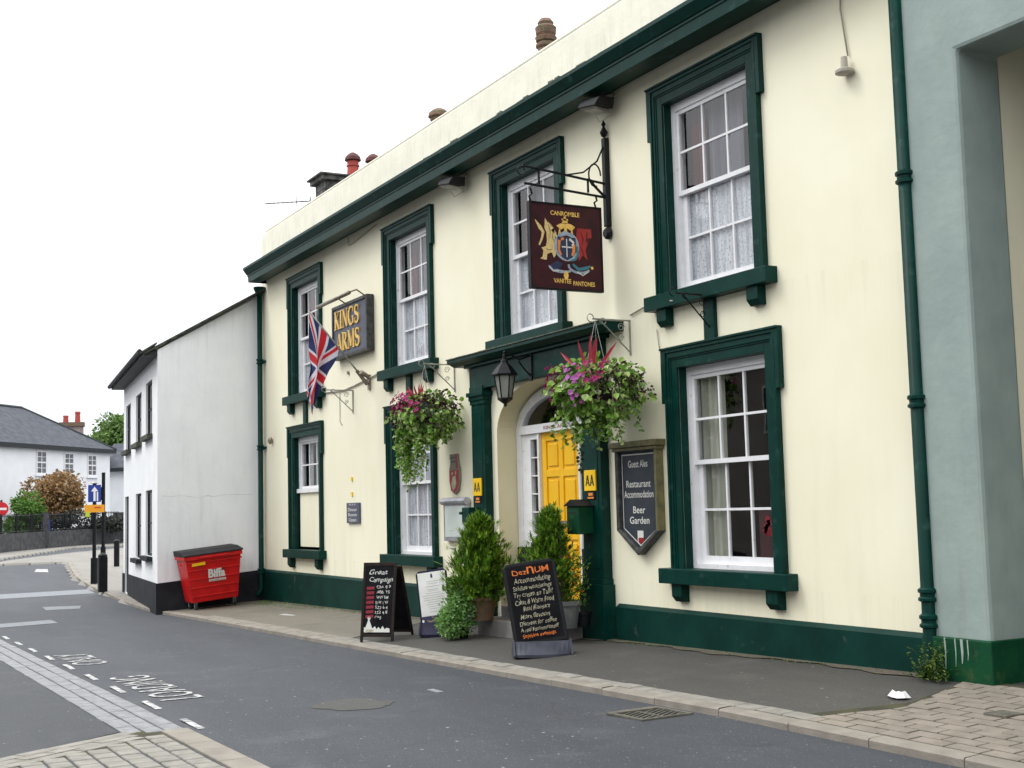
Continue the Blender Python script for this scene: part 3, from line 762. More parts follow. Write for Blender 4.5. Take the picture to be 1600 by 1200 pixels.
# plinth, its foot following the ground
b = MB(); n = 16
def pl(x0, x1):
    for i in range(n):
        a, c = x0 + (x1 - x0) * i / n, x0 + (x1 - x0) * (i + 1) / n
        b.face([(a, -0.055, gp(a, 0) - 0.2), (c, -0.055, gp(c, 0) - 0.2), (c, -0.055, 0.30), (a, -0.055, 0.30)])
    b.face([(x0, -0.055, 0.30), (x1, -0.055, 0.30), (x1, -0.002, 0.34), (x0, -0.002, 0.34)])
pl(XL, -16.7); pl(-13.02, XR)
b.build('plinth', GREENP, PUB)
# interior: back wall, floors, so that the windows look into dim rooms
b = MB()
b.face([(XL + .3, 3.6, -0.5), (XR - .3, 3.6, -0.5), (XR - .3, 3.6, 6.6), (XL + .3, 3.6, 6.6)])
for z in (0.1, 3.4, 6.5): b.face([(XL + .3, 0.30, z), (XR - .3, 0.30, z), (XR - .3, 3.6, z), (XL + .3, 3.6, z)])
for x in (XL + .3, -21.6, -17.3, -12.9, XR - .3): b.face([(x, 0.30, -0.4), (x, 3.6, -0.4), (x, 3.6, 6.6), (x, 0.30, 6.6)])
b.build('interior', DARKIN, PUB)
# cornice: profile swept along the front, with a return at the left end
prof = [(0.0, 6.50), (-0.10, 6.50), (-0.14, 6.44), (-0.40, 6.43), (-0.41, 6.55), (-0.425, 6.56), (-0.425, 6.585), (-0.44, 6.59), (-0.50, 6.67), (-0.515, 6.69), (-0.515, 6.735), (-0.30, 6.76), (-0.001, 6.79)]
b = MB(); L0, L1 = XL - 0.30, XR + 0.02
for (y0, z0), (y1, z1) in zip(prof, prof[1:]):
    xa0 = xa1 = XL + 0.33
    b.face([(xa0, y0, z0), (L1, y0, z0), (L1, y1, z1), (xa1, y1, z1)])
    b.face([(xa0, y0, z0), (xa1, y1, z1), (xa1, 0.3, z1), (xa0, 0.3, z0)])
b.build('cornice', GREEN, PUB)
b = MB()                                                       # slipped slates and dirt on the cornice top
for i in range(34):
    x = -17.4 + i * 0.16 + rnd.uniform(-0.03, 0.03); w = rnd.uniform(0.1, 0.22); y = rnd.uniform(-0.47, -0.38)
    M = Matrix.Translation((x, y, 6.765)) @ Matrix.Rotation(R(rnd.uniform(-6, 6)), 4, 'Z') @ Matrix.Rotation(R(-6), 4, 'X')
    b.box(0, 0, 0, w, 0.34, 0.018 + rnd.uniform(0, 0.02), M)
b.build('cornice_flashing', LEADM, PUB)

def window(cx, z0, z1, kind, upper):
    """sash window: frame and bars, with architrave, sill, corbels, lining, panes and curtains beneath it"""
    w = OW; yf = 0.10
    x0, x1 = cx - w, cx + w
    top = z1 + 0.0
    fr = MB()
    # outer box frame
    fr.box(x0, yf, z0, x0 + 0.07, yf + 0.13, top); fr.box(x1 - 0.07, yf, z0, x1, yf + 0.13, top)
    fr.box(x0 + 0.07, yf, top - 0.09, x1 - 0.07, yf + 0.13, top); fr.box(x0 + 0.07, yf, z0, x1 - 0.07, yf + 0.14, z0 + 0.05)
    zb = z0 + 0.05
    if kind == 'short': zb = 1.98
    zm = (zb + top) / 2 + (0.02 if kind != 'short' else 0)
    panes = []
    def sash(xa, xb, za, zb_, y, rows, bot=0.05):
        st = 0.045
        fr.box(xa, y, za, xa + st, y + 0.04, zb_); fr.box(xb - st, y, za, xb, y + 0.04, zb_)
        fr.box(xa + st, y, za, xb - st, y + 0.04, za + bot); fr.box(xa + st, y, zb_ - 0.045, xb - st, y + 0.04, zb_)
        gx0, gx1, gz0, gz1 = xa + st, xb - st, za + bot, zb_ - 0.045
        for i in (1, 2):
            xx = gx0 + (gx1 - gx0) * i / 3; fr.box(xx - 0.013, y + 0.004, gz0, xx + 0.013, y + 0.034, gz1)
        for j in range(1, rows):
            zz = gz0 + (gz1 - gz0) * j / rows
            for i in range(3):
                xa_ = gx0 + (gx1 - gx0) * i / 3 + 0.013 * (i > 0); xb_ = gx0 + (gx1 - gx0) * (i + 1) / 3 - 0.013 * (i < 2)
                fr.box(xa_, y + 0.005, zz - 0.013, xb_, y + 0.033, zz + 0.013)
        for i in range(3):
            for j in range(rows):
                panes.append((gx0 + (gx1 - gx0) * i / 3, gx0 + (gx1 - gx0) * (i + 1) / 3, gz0 + (gz1 - gz0) * j / rows, gz0 + (gz1 - gz0) * (j + 1) / rows, y + 0.02))
    if kind == 'short':
        fr.box(x0 - 0.0, yf - 0.05, zb - 0.08, x1, yf + 0.12, zb)          # white timber sill half way down
        sash(x0 + 0.07, x1 - 0.07, zb, top - 0.09, yf + 0.03, 2)
    else:
        sash(x0 + 0.07, x1 - 0.07, zm - 0.02, top - 0.09, yf + 0.02, 2)
        sash(x0 + 0.11, x1 - 0.11, zb, zm + 0.03, yf + 0.065, 2, 0.085)
        fr.box(x0 + 0.07, yf + 0.066, zb, x0 + 0.11, yf + 0.11, zm); fr.box(x1 - 0.11, yf + 0.066, zb, x1 - 0.07, yf + 0.11, zm)
    W = fr.build('window', WHITE, PUB)
    for (a, c, d, e_, y) in panes:
        p = MB(); p.face([(a, y, d), (c, y, d), (c, y, e_), (a, y, e_)]); p.build('pane', GLASS, W)
    if kind == 'short':
        p = MB(); p.box(x0, yf, z0, x1, yf + 0.1, zb - 0.081); p.build('infill_panel', CREAM, W, label='cream painted panel filling the lower half of the window')
    # lining (reveals) in green
    r = MB()
    r.face([(x0, -0.0, z0), (x0, yf + 0.13, z0), (x0, yf + 0.13, z1), (x0, -0.0, z1)]); r.face([(x1, 0, z0), (x1, 0, z1), (x1, yf + 0.13, z1), (x1, yf + 0.13, z0)])
    r.face([(x0, 0, z1), (x1, 0, z1), (x1, yf + 0.13, z1), (x0, yf + 0.13, z1)])
    r.build('lining', GREEN, W)
    # architrave with ears, stepped mouldings
    a = MB(); zt = z1 + 0.215; bo = 0.95; eo = 1.01; ez = zt - 0.60
    def band(hw0, hw1, zt0, zt1, y0, y1):
        """an upside-down U: between half width hw0 (inner) and hw1 (outer)"""
        a.box(cx - hw1, y0, z0, cx - hw0, y1, zt1); a.box(cx + hw0, y0, z0, cx + hw1, y1, zt1)
        a.box(cx - hw0, y0, zt0, cx + hw0, y1, zt1)
    band(w, w + 0.10, z1, z1 + 0.095, -0.030, 0)
    band(w + 0.10, w + 0.125, z1 + 0.095, z1 + 0.115, -0.040, 0)
    band(w + 0.125, bo - 0.03, z1 + 0.115, zt - 0.04, -0.052, 0)
    band(bo - 0.03, bo, zt - 0.04, zt - 0.003, -0.068, 0)
    for s in (-1, 1):
        a.box(cx + s * bo, -0.066, ez, cx + s * eo, 0, zt - 0.003)
    a.box(cx - eo, -0.085, zt - 0.003, cx + eo, 0, zt + 0.022)
    a.build('architrave', GREEN, W, bevel=0.004)
    s = MB(); s.box(cx - 1.08, -0.15, z0 - 0.165, cx + 1.08, yf + 0.02, z0); s.build('sill', GREEN, W, bevel=0.008)
    if not (upper and abs(cx + 14.98) < 0.1):
        for sgn in (-1, 1):
            xx = cx + sgn * 0.80 - 0.09
            k = MB(); k.prism([(xx, 0, z0 - 0.36), (xx, -0.06, z0 - 0.36), (xx, -0.11, z0 - 0.30), (xx, -0.11, z0 - 0.166), (xx, 0, z0 - 0.166)], (0.18, 0, 0)); k.build('corbel', GREEN, W, bevel=0.004)
    # curtains
    def drape(xa, xb, za, zb2, m, y=0.30, amp=0.02, waves=9, name='curtain', label=None):
        g = MB(); nx = max(6, int(waves * 6)); 
        for i in range(nx):
            ta, tb = i / nx, (i + 1) / nx
            f = lambda t: y + amp * math.sin(t * waves * 2 * PI) + amp * 0.5 * math.sin(t * waves * 4.7 + 1)
            g.face([(xa + (xb - xa) * ta, f(ta), za), (xa + (xb - xa) * tb, f(tb), za), (xa + (xb - xa) * tb, f(tb), zb2), (xa + (xb - xa) * ta, f(ta), zb2)])
        return g.build(name, m, W, smooth=True, label=label)
    if kind == 'net':
        drape(x0 + 0.05, x1 - 0.05, z0, zm - 0.02, NET, 0.214, 0.006, 13, 'net_curtain')
        drape(x0 + 0.05, x0 + 0.34, zm - 0.1, z1, DRAPER, 0.33, 0.02, 3)
        drape(x0 + 0.34, x0 + 0.95, zm - 0.1, z1, GREYDRAPE, 0.36, 0.02, 4)
        drape(x0 + 1.2, x1, zm - 0.1, z1, GREYDRAPE, 0.36, 0.02, 2)
    elif kind == 'netall':
        drape(x0 + 0.05, x1 - 0.05, z0, z1, NET, 0.214, 0.006, 13, 'net_curtain')
    elif kind == 'bar':
        drape(x0 + 0.05, x0 + 0.50, z0, z1, DRAPE, 0.235, 0.025, 4, label='cream drape drawn to the left side')
        drape(x1 - 0.14, x1, z0, z1, DRAPE, 0.28, 0.02, 2)
        p = MB(); p.box(x1 - 0.46, 0.188, z0 + 0.12, x1 - 0.13, 0.190, z0 + 0.64); P_ = p.build('window_poster', MAROON, W, label='small printed poster stuck inside the lower right pane')
    elif kind == 'short':
        drape(x0 + 0.75, x1 - 0.05, zb, z1, GREYDRAPE, 0.30, 0.02, 4)
        drape(x0 + 0.05, x0 + 0.3, zb, z1, NET, 0.30, 0.02, 3)
    return W
for i, c in enumerate(CX):
    window(c, UPW, UPT, 'net', True)
window(CL[0], LOW, LOT, 'short', False); window(CL[1], LOW, LOT, 'netall', False); window(CL[3], LOW, LOT, 'bar', False)
for c in (CX[0], CX[1], CX[3]):
    b = MB(); b.box(c - 0.10, -0.05, LOT + 0.24, c + 0.08, 0, UPW - 0.166); b.box(c - 0.13, -0.03, LOT + 0.24, c - 0.10, 0, UPW - 0.166)
    b.build('green_strip', GREEN, PUB, bevel=0.004)
b = MB()
for k in range(9):
    xx, zz_ = -10.98 + rnd.uniform(-0.16, 0.2), 1.28 + rnd.uniform(-0.2, 0.12)
text = MB()
for k in range(10):
    x0 = -10.55 + rnd.uniform(0, 0.17); z0 = 1.1 + rnd.uniform(0.02, 0.22)
    poly_on(text, arc(0, 0, 0.04, 0.035, 0, 330, 7), (x0, 0.187, z0), X_, Z_)
wb = [o for o in PUB.children if o.name.startswith('window')][-1]
text.build('poster_print', CHALKR, wb)

# doorway
D = MB()
def ring(b, a0, h0, a1, h1, y0, y1, zs0=DZS, n=24):
    for i in range(n):
        t0, t1 = PI * i / n, PI * (i + 1) / n
        P = [(DC + a0 * math.cos(t0), zs0 + h0 * math.sin(t0)), (DC + a1 * math.cos(t0), zs0 + h1 * math.sin(t0)),
             (DC + a1 * math.cos(t1), zs0 + h1 * math.sin(t1)), (DC + a0 * math.cos(t1), zs0 + h0 * math.sin(t1))]
        b.prism([(p[0], y0, p[1]) for p in P], (0, y1 - y0, 0))
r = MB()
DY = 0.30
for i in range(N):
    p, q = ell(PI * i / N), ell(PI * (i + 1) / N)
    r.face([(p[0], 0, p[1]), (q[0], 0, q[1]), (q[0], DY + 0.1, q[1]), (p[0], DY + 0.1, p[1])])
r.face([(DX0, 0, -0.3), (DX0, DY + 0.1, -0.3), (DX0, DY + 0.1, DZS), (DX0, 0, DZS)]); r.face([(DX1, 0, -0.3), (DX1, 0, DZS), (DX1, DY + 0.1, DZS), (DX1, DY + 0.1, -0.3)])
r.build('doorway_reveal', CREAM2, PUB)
f = MB()                                                       # white door frame with side lights and fanlight
ring(f, 1.18, 0.62, 1.02, 0.48, DY, DY + 0.09)
f.box(DX0 + 0.01, DY, 0.95, DX0 + 0.15, DY + 0.09, DZS); f.box(DX1 - 0.15, DY, 0.95, DX1 - 0.01, DY + 0.09, DZS)
f.box(DX0 + 0.15, DY - 0.03, DZS - 0.02, DX1 - 0.15, DY + 0.09, DZS + 0.10)
for s in (-1, 1):
    xx = DC + s * 0.51; f.box(xx - 0.05 if s < 0 else xx, DY - 0.01, 0.3, xx if s < 0 else xx + 0.05, DY + 0.09, DZS - 0.02)
    f.box(*( (DX0 + 0.15, DY + 0.01, 0.95, DX0 + 0.40, DY + 0.08, DZS - 0.02) if s < 0 else (DX1 - 0.40, DY + 0.01, 0.95, DX1 - 0.15, DY + 0.08, DZS - 0.02)))
    xa, xb = (DX0 + 0.40, DC - 0.56) if s < 0 else (DC + 0.56, DX1 - 0.40)
    f.box(xa, DY + 0.01, 0.95, xb, DY + 0.07, 1.18); f.box(xa, DY + 0.01, DZS - 0.1, xb, DY + 0.07, DZS - 0.02)
    for k in range(1, 5):
        zz = 1.18 + (DZS - 0.1 - 1.18) * k / 5; f.box(xa, DY + 0.02, zz - 0.01, xb, DY + 0.05, zz + 0.01)
FR = f.build('door_frame', WHITE, PUB, bevel=0.005)
b = MB(); b.face([(DC + 1.03 * math.cos(PI * i / 16), DY + 0.05, DZS + 0.08 + 0.5 * math.sin(PI * i / 16)) for i in range(17)]); b.build('fanlight', GLASS, FR)
for s in (-1, 1):
    xa, xb = (DX0 + 0.40, DC - 0.56) if s < 0 else (DC + 0.56, DX1 - 0.40)
    b = MB(); b.face([(xa, DY + 0.05, 1.18), (xb, DY + 0.05, 1.18), (xb, DY + 0.05, DZS - 0.1), (xa, DY + 0.05, DZS - 0.1)]); b.build('side_light', GLASS, FR)
b = MB(); text_mb(b, 'KINGS ARMS', (DC - 0.32, DY - 0.032, DZS + 0.015), X_, Z_, 0.07, width=0.66); b.build('transom_lettering', RED, FR)
for q in ((DX0 + 0.01, DC - 0.562), (DC + 0.562, DX1 - 0.01)): b = MB(); b.box(q[0], DY - 0.02, -0.2, q[1], DY + 0.1, 0.948); b.build('stall_riser', BLACKP, PUB)
d = MB(); dx0, dx1, dz0, dz1 = DC - 0.51, DC + 0.51, 0.28, DZS - 0.02; dyf = DY + 0.035
d.box(dx0, dyf + 0.02, dz0, dx1, dyf + 0.06, dz1)
cols = [(dx0 + 0.12, DC - 0.05), (DC + 0.05, dx1 - 0.12)]; rows = [(dz0 + 0.22, dz0 + 0.78), (dz0 + 0.95, dz0 + 1.62), (dz0 + 1.72, dz1 - 0.12)]
d.box(dx0, dyf, dz0, dx0 + 0.12, dyf + 0.02, dz1); d.box(dx1 - 0.12, dyf, dz0, dx1, dyf + 0.02, dz1); d.box(DC - 0.05, dyf, dz0 + 0.22, DC + 0.05, dyf + 0.02, dz1 - 0.12)
for za, zb in ((dz0, dz0 + 0.22), (dz1 - 0.12, dz1)): d.box(dx0 + 0.12, dyf, za, dx1 - 0.12, dyf + 0.02, zb)
for xa, xb in cols:
    d.box(xa, dyf, dz0 + 0.78, xb, dyf + 0.02, dz0 + 0.95); d.box(xa, dyf, dz0 + 1.62, xb, dyf + 0.02, dz0 + 1.72)
DO = d.build('door', YELLOW, PUB, bevel=0.006)
for xa, xb in cols:
    for za, zb in rows:
        b = MB(); b.box(xa + 0.045, dyf + 0.004, za + 0.045, xb - 0.045, dyf + 0.022, zb - 0.045); b.build('panel', YELLOW, DO, bevel=0.01)
b = MB(); b.lathe([(0.03, 0), (0.035, 0.02), (0.012, 0.03)], 0, 0, 10); b.v = [(dx1 - 0.07 + x, dyf - z, 1.35 + y) for x, y, z in b.v]; b.build('door_knob', BROWNMETAL, DO)
b = MB(); b.box(DC - 0.12, dyf - 0.006, 1.26, DC + 0.12, dyf + 0.0, 1.31); b.build('letter_plate', BROWNMETAL, DO)
# steps
for i, (x0, x1, yf_, zt) in enumerate(((-15.55, -13.55, -0.62, 0.055), (-15.45, -13.85, -0.32, 0.20), (-15.9, -13.75, 0.02, 0.29))):
    b = MB(); xm = x0
    while xm < x1 - 0.1:
        L = min(x1 - xm, 0.98); bb = MB(); bb.box(xm, yf_, -0.3, xm + L - 0.008, yf_ + 0.45, zt); bb.build('step_stone', STEP, PUB, bevel=0.01); xm += L
# pilasters
for xa, xb in ((-16.60, -16.20), (-13.60, -13.15)):
    b = MB(); b.box(xa, -0.12, 0.62, xb, 0, 2.98)
    b.box(xa - 0.05, -0.17, -0.25, xb + 0.05, 0, 0.56); b.box(xa - 0.02, -0.14, 0.56, xb + 0.02, 0, 0.62)
    b.box(xa - 0.03, -0.15, 3.04, xb + 0.03, 0, 3.10); b.box(xa - 0.055, -0.175, 3.10, xb + 0.055, 0, 3.16); b.box(xa - 0.015, -0.135, 2.98, xb + 0.015, 0, 3.04)
    b.box(xa - 0.01, -0.145, 3.16, xb + 0.01, 0, 3.24)
    b.box(xa + 0.07, -0.126, 0.75, xb - 0.07, -0.12, 2.88)
    b.build('pilaster', GREEN, PUB, bevel=0.006)
b = MB(); b.box(-16.62, -0.13, 3.20, -13.13, 0.0, 3.52)
b.box(-16.70, -0.18, 3.52, -13.05, 0, 3.56)
b.prism([(-17.0, 0, 3.56), (-16.72, -0.20, 3.56), (-16.98, -0.32, 3.645), (-17.0, -0.33, 3.65), (-17.0, -0.33, 3.70), (-17.0, 0, 3.73)][0:0] or [(-16.95, 0, 3.562), (-16.95, -0.22, 3.562), (-16.95, -0.30, 3.605), (-16.95, -0.33, 3.615), (-16.95, -0.33, 3.66), (-16.95, 0, 3.672)], (4.22, 0, 0))
b.build('entablature', GREEN, PUB, bevel=0.004)
b = MB()
for i in range(40):
    x = -16.96 + i * 0.106; b.box(x, -0.345, 3.664, x + 0.104, -0.002, 3.676 + rnd.uniform(0, 0.004))
b.build('lead_capping', LEADM, PUB)

# downpipes, cables and fittings
def downpipe(label, x, zt, zb, joints, r=0.055, hopper=False, y=-0.11, shoe=True):
    t = thing('downpipe', (x, y, zb), label, 'drainpipe')
    b = MB(); pts = [(x, y, zt), (x, y, zb + 0.14)]
    if shoe: pts += [(x + 0.0, y - 0.02, zb + 0.08), (x + 0.0, y - 0.10, zb)]
    b.tube(pts, r, 12); b.build('pipe', GREEN, t, smooth=True)
    for z in joints:
        b = MB(); b.lathe([(r + 0.004, 0), (r + 0.022, 0.01), (r + 0.022, 0.03), (r + 0.006, 0.045), (r + 0.006, 0.07), (r + 0.022, 0.08), (r + 0.022, 0.105), (r + 0.002, 0.12)], x, y, 14, z)
        b.build('collar', GREEN, t)
        b = MB(); b.box(x - 0.10, y + 0.02, z + 0.03, x + 0.10, -0.001, z + 0.08); b.build('bracket', GREEN, t)
    if hopper:
        b = MB(); b.lathe([(0.06, -0.02), (0.09, 0.05), (0.13, 0.14), (0.13, 0.17), (0.09, 0.172)], x, y, 12, zt - 0.02); b.build('hopper', GREEN, t)
    return t
downpipe('tall dark green drainpipe between the cream and grey buildings', -8.05, 6.75, 0.02, (4.22, 2.26, 0.62, 0.40), r=0.062)
downpipe('dark green drainpipe in the corner beside the white building', -26.72, 6.22, -0.2, (4.7, 2.85, 0.25), hopper=True)

def small(name, b, m, label, cat, **k): return tag(b.build(name, m, **k), label, cat)
def cable(pts, r, label, m=WIRE, name='cable'):
    b = MB(); b.tube(pts, r, 6); return tag(b.build(name, m, smooth=True), label, 'cable')
cable([(-23.2, -0.02, 3.76), (-22.0, -0.02, 3.70), (-21.4, -0.02, 3.74), (-20.3, -0.02, 3.84)], 0.014, 'thin cream cable running along the wall below the sign board')
cable([(-12.55, -0.02, 3.72), (-12.0, -0.02, 3.82), (-11.5, -0.16, 3.72)], 0.010, 'thin loose cable rising from the basket bracket to the sill')
cable([(-12.03, -0.015, 3.48), (-12.0, -0.015, 3.3), (-11.98, -0.015, 3.24)], 0.006, 'short thin wire hanging beneath the right-hand corbel')
cable([(-21.66, -0.02, 6.45), (-21.6, -0.02, 6.30), (-21.2, -0.02, 6.33), (-20.3, -0.02, 6.42)], 0.008, 'thin cable drooping just beneath the green cornice')
cable([(-8.80, -0.02, 6.5), (-8.83, -0.02, 6.1), (-8.76, -0.02, 5.62)], 0.008, 'thin vertical cable running down to the wall sensor')
cable([(-22.2, -0.015, 3.68), (-22.2, -0.015, 3.15), (-22.1, -0.015, 3.08)], 0.008, 'thin cable dropping down the wall left of the empty bracket')
b = MB(); b.lathe([(0.03, 0.10), (0.035, 0.0), (0.09, -0.03), (0.09, -0.055), (0.05, -0.07)], -8.76, -0.07, 12, 5.5); small('wall_sensor', b, WIRE, 'small cream dome sensor high on the wall near the drainpipe', 'sensor')
b = MB(); b.lathe([(0.03, 0.1), (0.05, 0.05), (0.05, 0), (0.02, -0.04)], -26.2, -0.06, 10, 3.0); small('wall_bell', b, BROWNMETAL, 'little brown bell-shaped fitting near the left drainpipe', 'fitting')
for z in (2.05, 1.78):
    b = MB(); b.box(-21.68, -0.02, z, -21.62, 0.0, z + 0.07); small('wall_plug', b, AAY, 'tiny yellow fixing %s on the cream wall above the small plaque' % ('upper of two' if z > 2 else 'lower of two'), 'fixing')
b = MB(); b.lathe([(0.03, 0), (0.035, 0.03)], 0, 0, 10); b.v = [(-21.75 + x, -z, 4.0 + y) for x, y, z in b.v]; small('wall_fixing', b, BROWNMETAL, 'tiny brown knob on the wall under the name board', 'fixing')

# floodlights under the cornice
def floodlight(x, label):
    t = thing('floodlight', (x, -0.3, 6.3), label, 'floodlight', 'floodlights under the cornice')
    M = Matrix.Translation((x, -0.24, 6.26)) @ Matrix.Rotation(R(10), 4, 'Y') @ Matrix.Rotation(R(-6), 4, 'X') @ Matrix.Scale(0.84, 4)
    b = MB(); b.prism([M @ Vector(p) for p in [(-0.26, -0.16, 0), (-0.20, -0.13, 0.13), (-0.20, 0.12, 0.17), (-0.26, 0.16, 0.02)]], M.to_3x3() @ Vector((0.48, 0, 0.0))); b.build('housing', BLACK, t, bevel=0.012)
    b = MB(); b.prism([M @ Vector(p) for p in [(-0.235, -0.14, -0.004), (-0.17, -0.10, -0.03), (0.13, -0.10, -0.03), (0.195, -0.14, -0.004)]], M.to_3x3() @ Vector((0, 0.27, 0))); b.build('lens', LIGHTGL, t, bevel=0.008)
    b = MB(); b.tube([(x + 0.05, -0.22, 6.33), (x + 0.06, -0.10, 6.42), (x + 0.06, -0.01, 6.46)], 0.022, 8); b.build('arm', WIRE, t, smooth=True)
    b = MB(); b.tube([(x + 0.0, -0.24, 6.18), (x + 0.02, -0.20, 6.10), (x + 0.05, -0.15, 6.13), (x + 0.05, -0.05, 6.2)], 0.006, 5); b.build('lead', WIRE, t)
floodlight(-12.82, 'black floodlight under the cornice right above the hanging sign pole')
floodlight(-16.86, 'black floodlight under the cornice between two upper windows, left one')

# KINGS ARMS name board
NB = thing('name_board', (-21.3, -0.12, 4.3), 'slate grey name board with gold lettering, left of a window', 'sign')
bx0, bx1, bz0, bz1, by = -22.22, -20.50, 4.26, 5.24, -0.13
b = MB(); b.box(bx0 + 0.05, by + 0.008, bz0 + 0.05, bx1 - 0.05, -0.02, bz1 - 0.05); b.build('board', SIGNBLUE, NB)
b = MB()
for q in ((bx0, bz0, bx1, bz0 + 0.06), (bx0, bz1 - 0.06, bx1, bz1), (bx0, bz0 + 0.06, bx0 + 0.06, bz1 - 0.06), (bx1 - 0.06, bz0 + 0.06, bx1, bz1 - 0.06)): b.box(q[0], by - 0.015, q[1], q[2], -0.01, q[3])
b.build('frame', DARKWOOD, NB, bevel=0.006)
TK, TN = 0.17, 0.05                                            # thick and thin strokes of the serif capitals
def serif(x, y, w=0.26): return [((x - w / 2, y), (x + w / 2, y), 0.045)]
GL = {
 'K': (0.86, [((.2, 0), (.2, 1), TK), ((.26, .42), (.72, 1), TN), ((.36, .58), (.74, 0), TK)] + serif(.2, 0, .36) + serif(.2, 1, .36) + serif(.72, 1) + serif(.74, 0)),
 'I': (0.42, [((.2, 0), (.2, 1), TK)] + serif(.2, 0, .36) + serif(.2, 1, .36)),
 'N': (0.92, [((.16, 0), (.16, 1), TN), ((.16, 1), (.74, 0), TK), ((.76, 0), (.76, 1), TN)] + serif(.16, 0) + serif(.1, 1, .2) + serif(.76, 1)),
 'A': (0.90, [((.12, 0), (.44, 1), TN), ((.44, 1), (.78, 0), TK), ((.22, .34), (.66, .34), TN)] + serif(.12, 0) + serif(.78, 0)),
 'R': (0.88, [((.2, 0), (.2, 1), TK), ((.40, .48), (.74, 0), TK)] + serif(.2, 0, .36) + serif(.12, 1, .2) + serif(.76, 0, .2)),
 'M': (1.12, [((.16, 0), (.16, 1), TN), ((.18, 1), (.54, .08), TK), ((.54, .08), (.90, 1), TN), ((.92, 0), (.92, 1), TK)] + serif(.16, 0) + serif(.92, 0, .32) + serif(.12, 1, .2) + serif(.94, 1, .24)),
}
def serif_text(word, org, size, m, parent, name='letter'):
    x = 0
    for ch in word:
        b = MB()
        o = Vector(org) + X_ * x * size
        if ch in GL:
            for i, (p, q, w) in enumerate(GL[ch][1]):
                ribbon(b, [p, q], w, o, X_ * size, Z_ * size, 0.0, 0, 0.02 + 0.0004 * i)
            if ch == 'R': ribbon(b, [(.2, .97)] + arc(.34, .74, .28, .235, 90, -90, 10) + [(.2, .5)], [TN] + [TN, .07, .1, .14, .16, .17, .16, .14, .1, .07, TN] + [TN], o, X_ * size, Z_ * size, 0.0, 0, 0.0195)
            wd = GL[ch][0]
        elif ch == 'G':
            A = arc(.48, .5, .38, .5, 50, 320, 16); ribbon(b, A, [TN + (TK - TN) * max(0, math.sin(PI * i / 16)) for i in range(17)], o, X_ * size, Z_ * size, 0, 0, 0.02)
            ribbon(b, [(.76, .04), (.76, .44)], .13, o, X_ * size, Z_ * size, 0, 0, 0.0195); ribbon(b, [(.58, .44), (.9, .44)], .045, o, X_ * size, Z_ * size, 0, 0, 0.0190); ribbon(b, [(.73, .7), (.76, .98)], .06, o, X_ * size, Z_ * size, 0, 0, 0.0185)
            wd = 0.95
        elif ch == 'S':
            P = arc(.36, .74, .24, .24, 35, 250, 9) + arc(.36, .25, .26, .25, 70, -145, 9)
            ribbon(b, P, [TN + (TK - TN) * math.sin(PI * i / (len(P) - 1)) for i in range(len(P))], o, X_ * size, Z_ * size, 0, 0, 0.02)
            ribbon(b, [(.58, .7), (.6, .98)], .05, o, X_ * size, Z_ * size, 0, 0, 0.0195); ribbon(b, [(.09, .02), (.11, .32)], .05, o, X_ * size, Z_ * size, 0, 0, 0.0192)
            wd = 0.74
        else: wd = 0.4
        b.v = [(v[0], v[1], v[2]) for v in b.v]
        b.build(name, m, parent); x += wd
serif_text('KINGS', (-22.10, by + 0.006, 4.81), 0.315, GOLD, NB)
serif_text('ARMS', (-22.00, by + 0.006, 4.40), 0.315, GOLD, NB)
PL = thing('picture_light', (-21.2, -0.3, 5.3), 'brown tubular picture light arching over the name board', 'lamp')
b = MB(); b.tube([(-22.1, -0.46, 5.22), (-20.5, -0.46, 5.24)], 0.035, 10); b.build('tube', BROWNMETAL, PL, smooth=True)
for xx in (-20.56, -21.5):
    b = MB(); b.tube([(xx, -0.44, 5.26), (xx, -0.30, 5.31), (xx, -0.12, 5.20), (xx, -0.02, 5.20)], 0.014, 8); b.build('arm', BROWNMETAL, PL, smooth=True)

# flag on an angled pole
FP = thing('flagpole', (-20.75, -0.05, 3.73), 'slanting pale flagpole fixed to the wall under the name board', 'flagpole')
p0, p1 = Vector((-20.75, -0.08, 3.74)), Vector((-20.75, -1.10, 4.93))
b = MB(); b.tube([p0, p1], 0.016, 8); b.build('pole', PALEMETAL, FP, smooth=True)
b = MB(); b.tube([p0 + Vector((0, 0.03, -0.05)), p0 + (p1 - p0) * 0.16], 0.035, 8); b.tube([(-20.75, -0.02, 3.82), (-20.68, -0.2, 3.90)], 0.04, 8); b.build('socket', BROWNMETAL, FP)
b = MB(); b.box(-20.80, -0.03, 3.60, -20.70, 0, 3.86); b.build('wall_plate', BROWNMETAL, FP)
def union(u, v):
    """flag pattern, u along the fly 0-2, v up the hoist 0-1: 0 blue 1 white 2 red"""
    cx_, cy_ = u - 1.0, v - 0.5
    if abs(cx_) < 0.1 or abs(cy_) < 0.1: return 2
    if abs(cx_) < 0.167 or abs(cy_) < 0.167: return 1
    # diagonals
    d1 = (cx_ * 0.5 - cy_) / math.hypot(0.5, 1) ; d2 = (cx_ * 0.5 + cy_) / math.hypot(0.5, 1)
    for d, s in ((d1, 1), (d2, -1)):
        if abs(d) < 0.1:
            side = 1 if cx_ > 0 else -1
            off = d * side * s
            if 0.0 < off < 0.066: return 2
            return 1
    return 0
b = MB(); NU, NV = 120, 60
hd = (p1 - p0).normalized()
H0 = p0 + hd * 0.72; Hl = 0.80
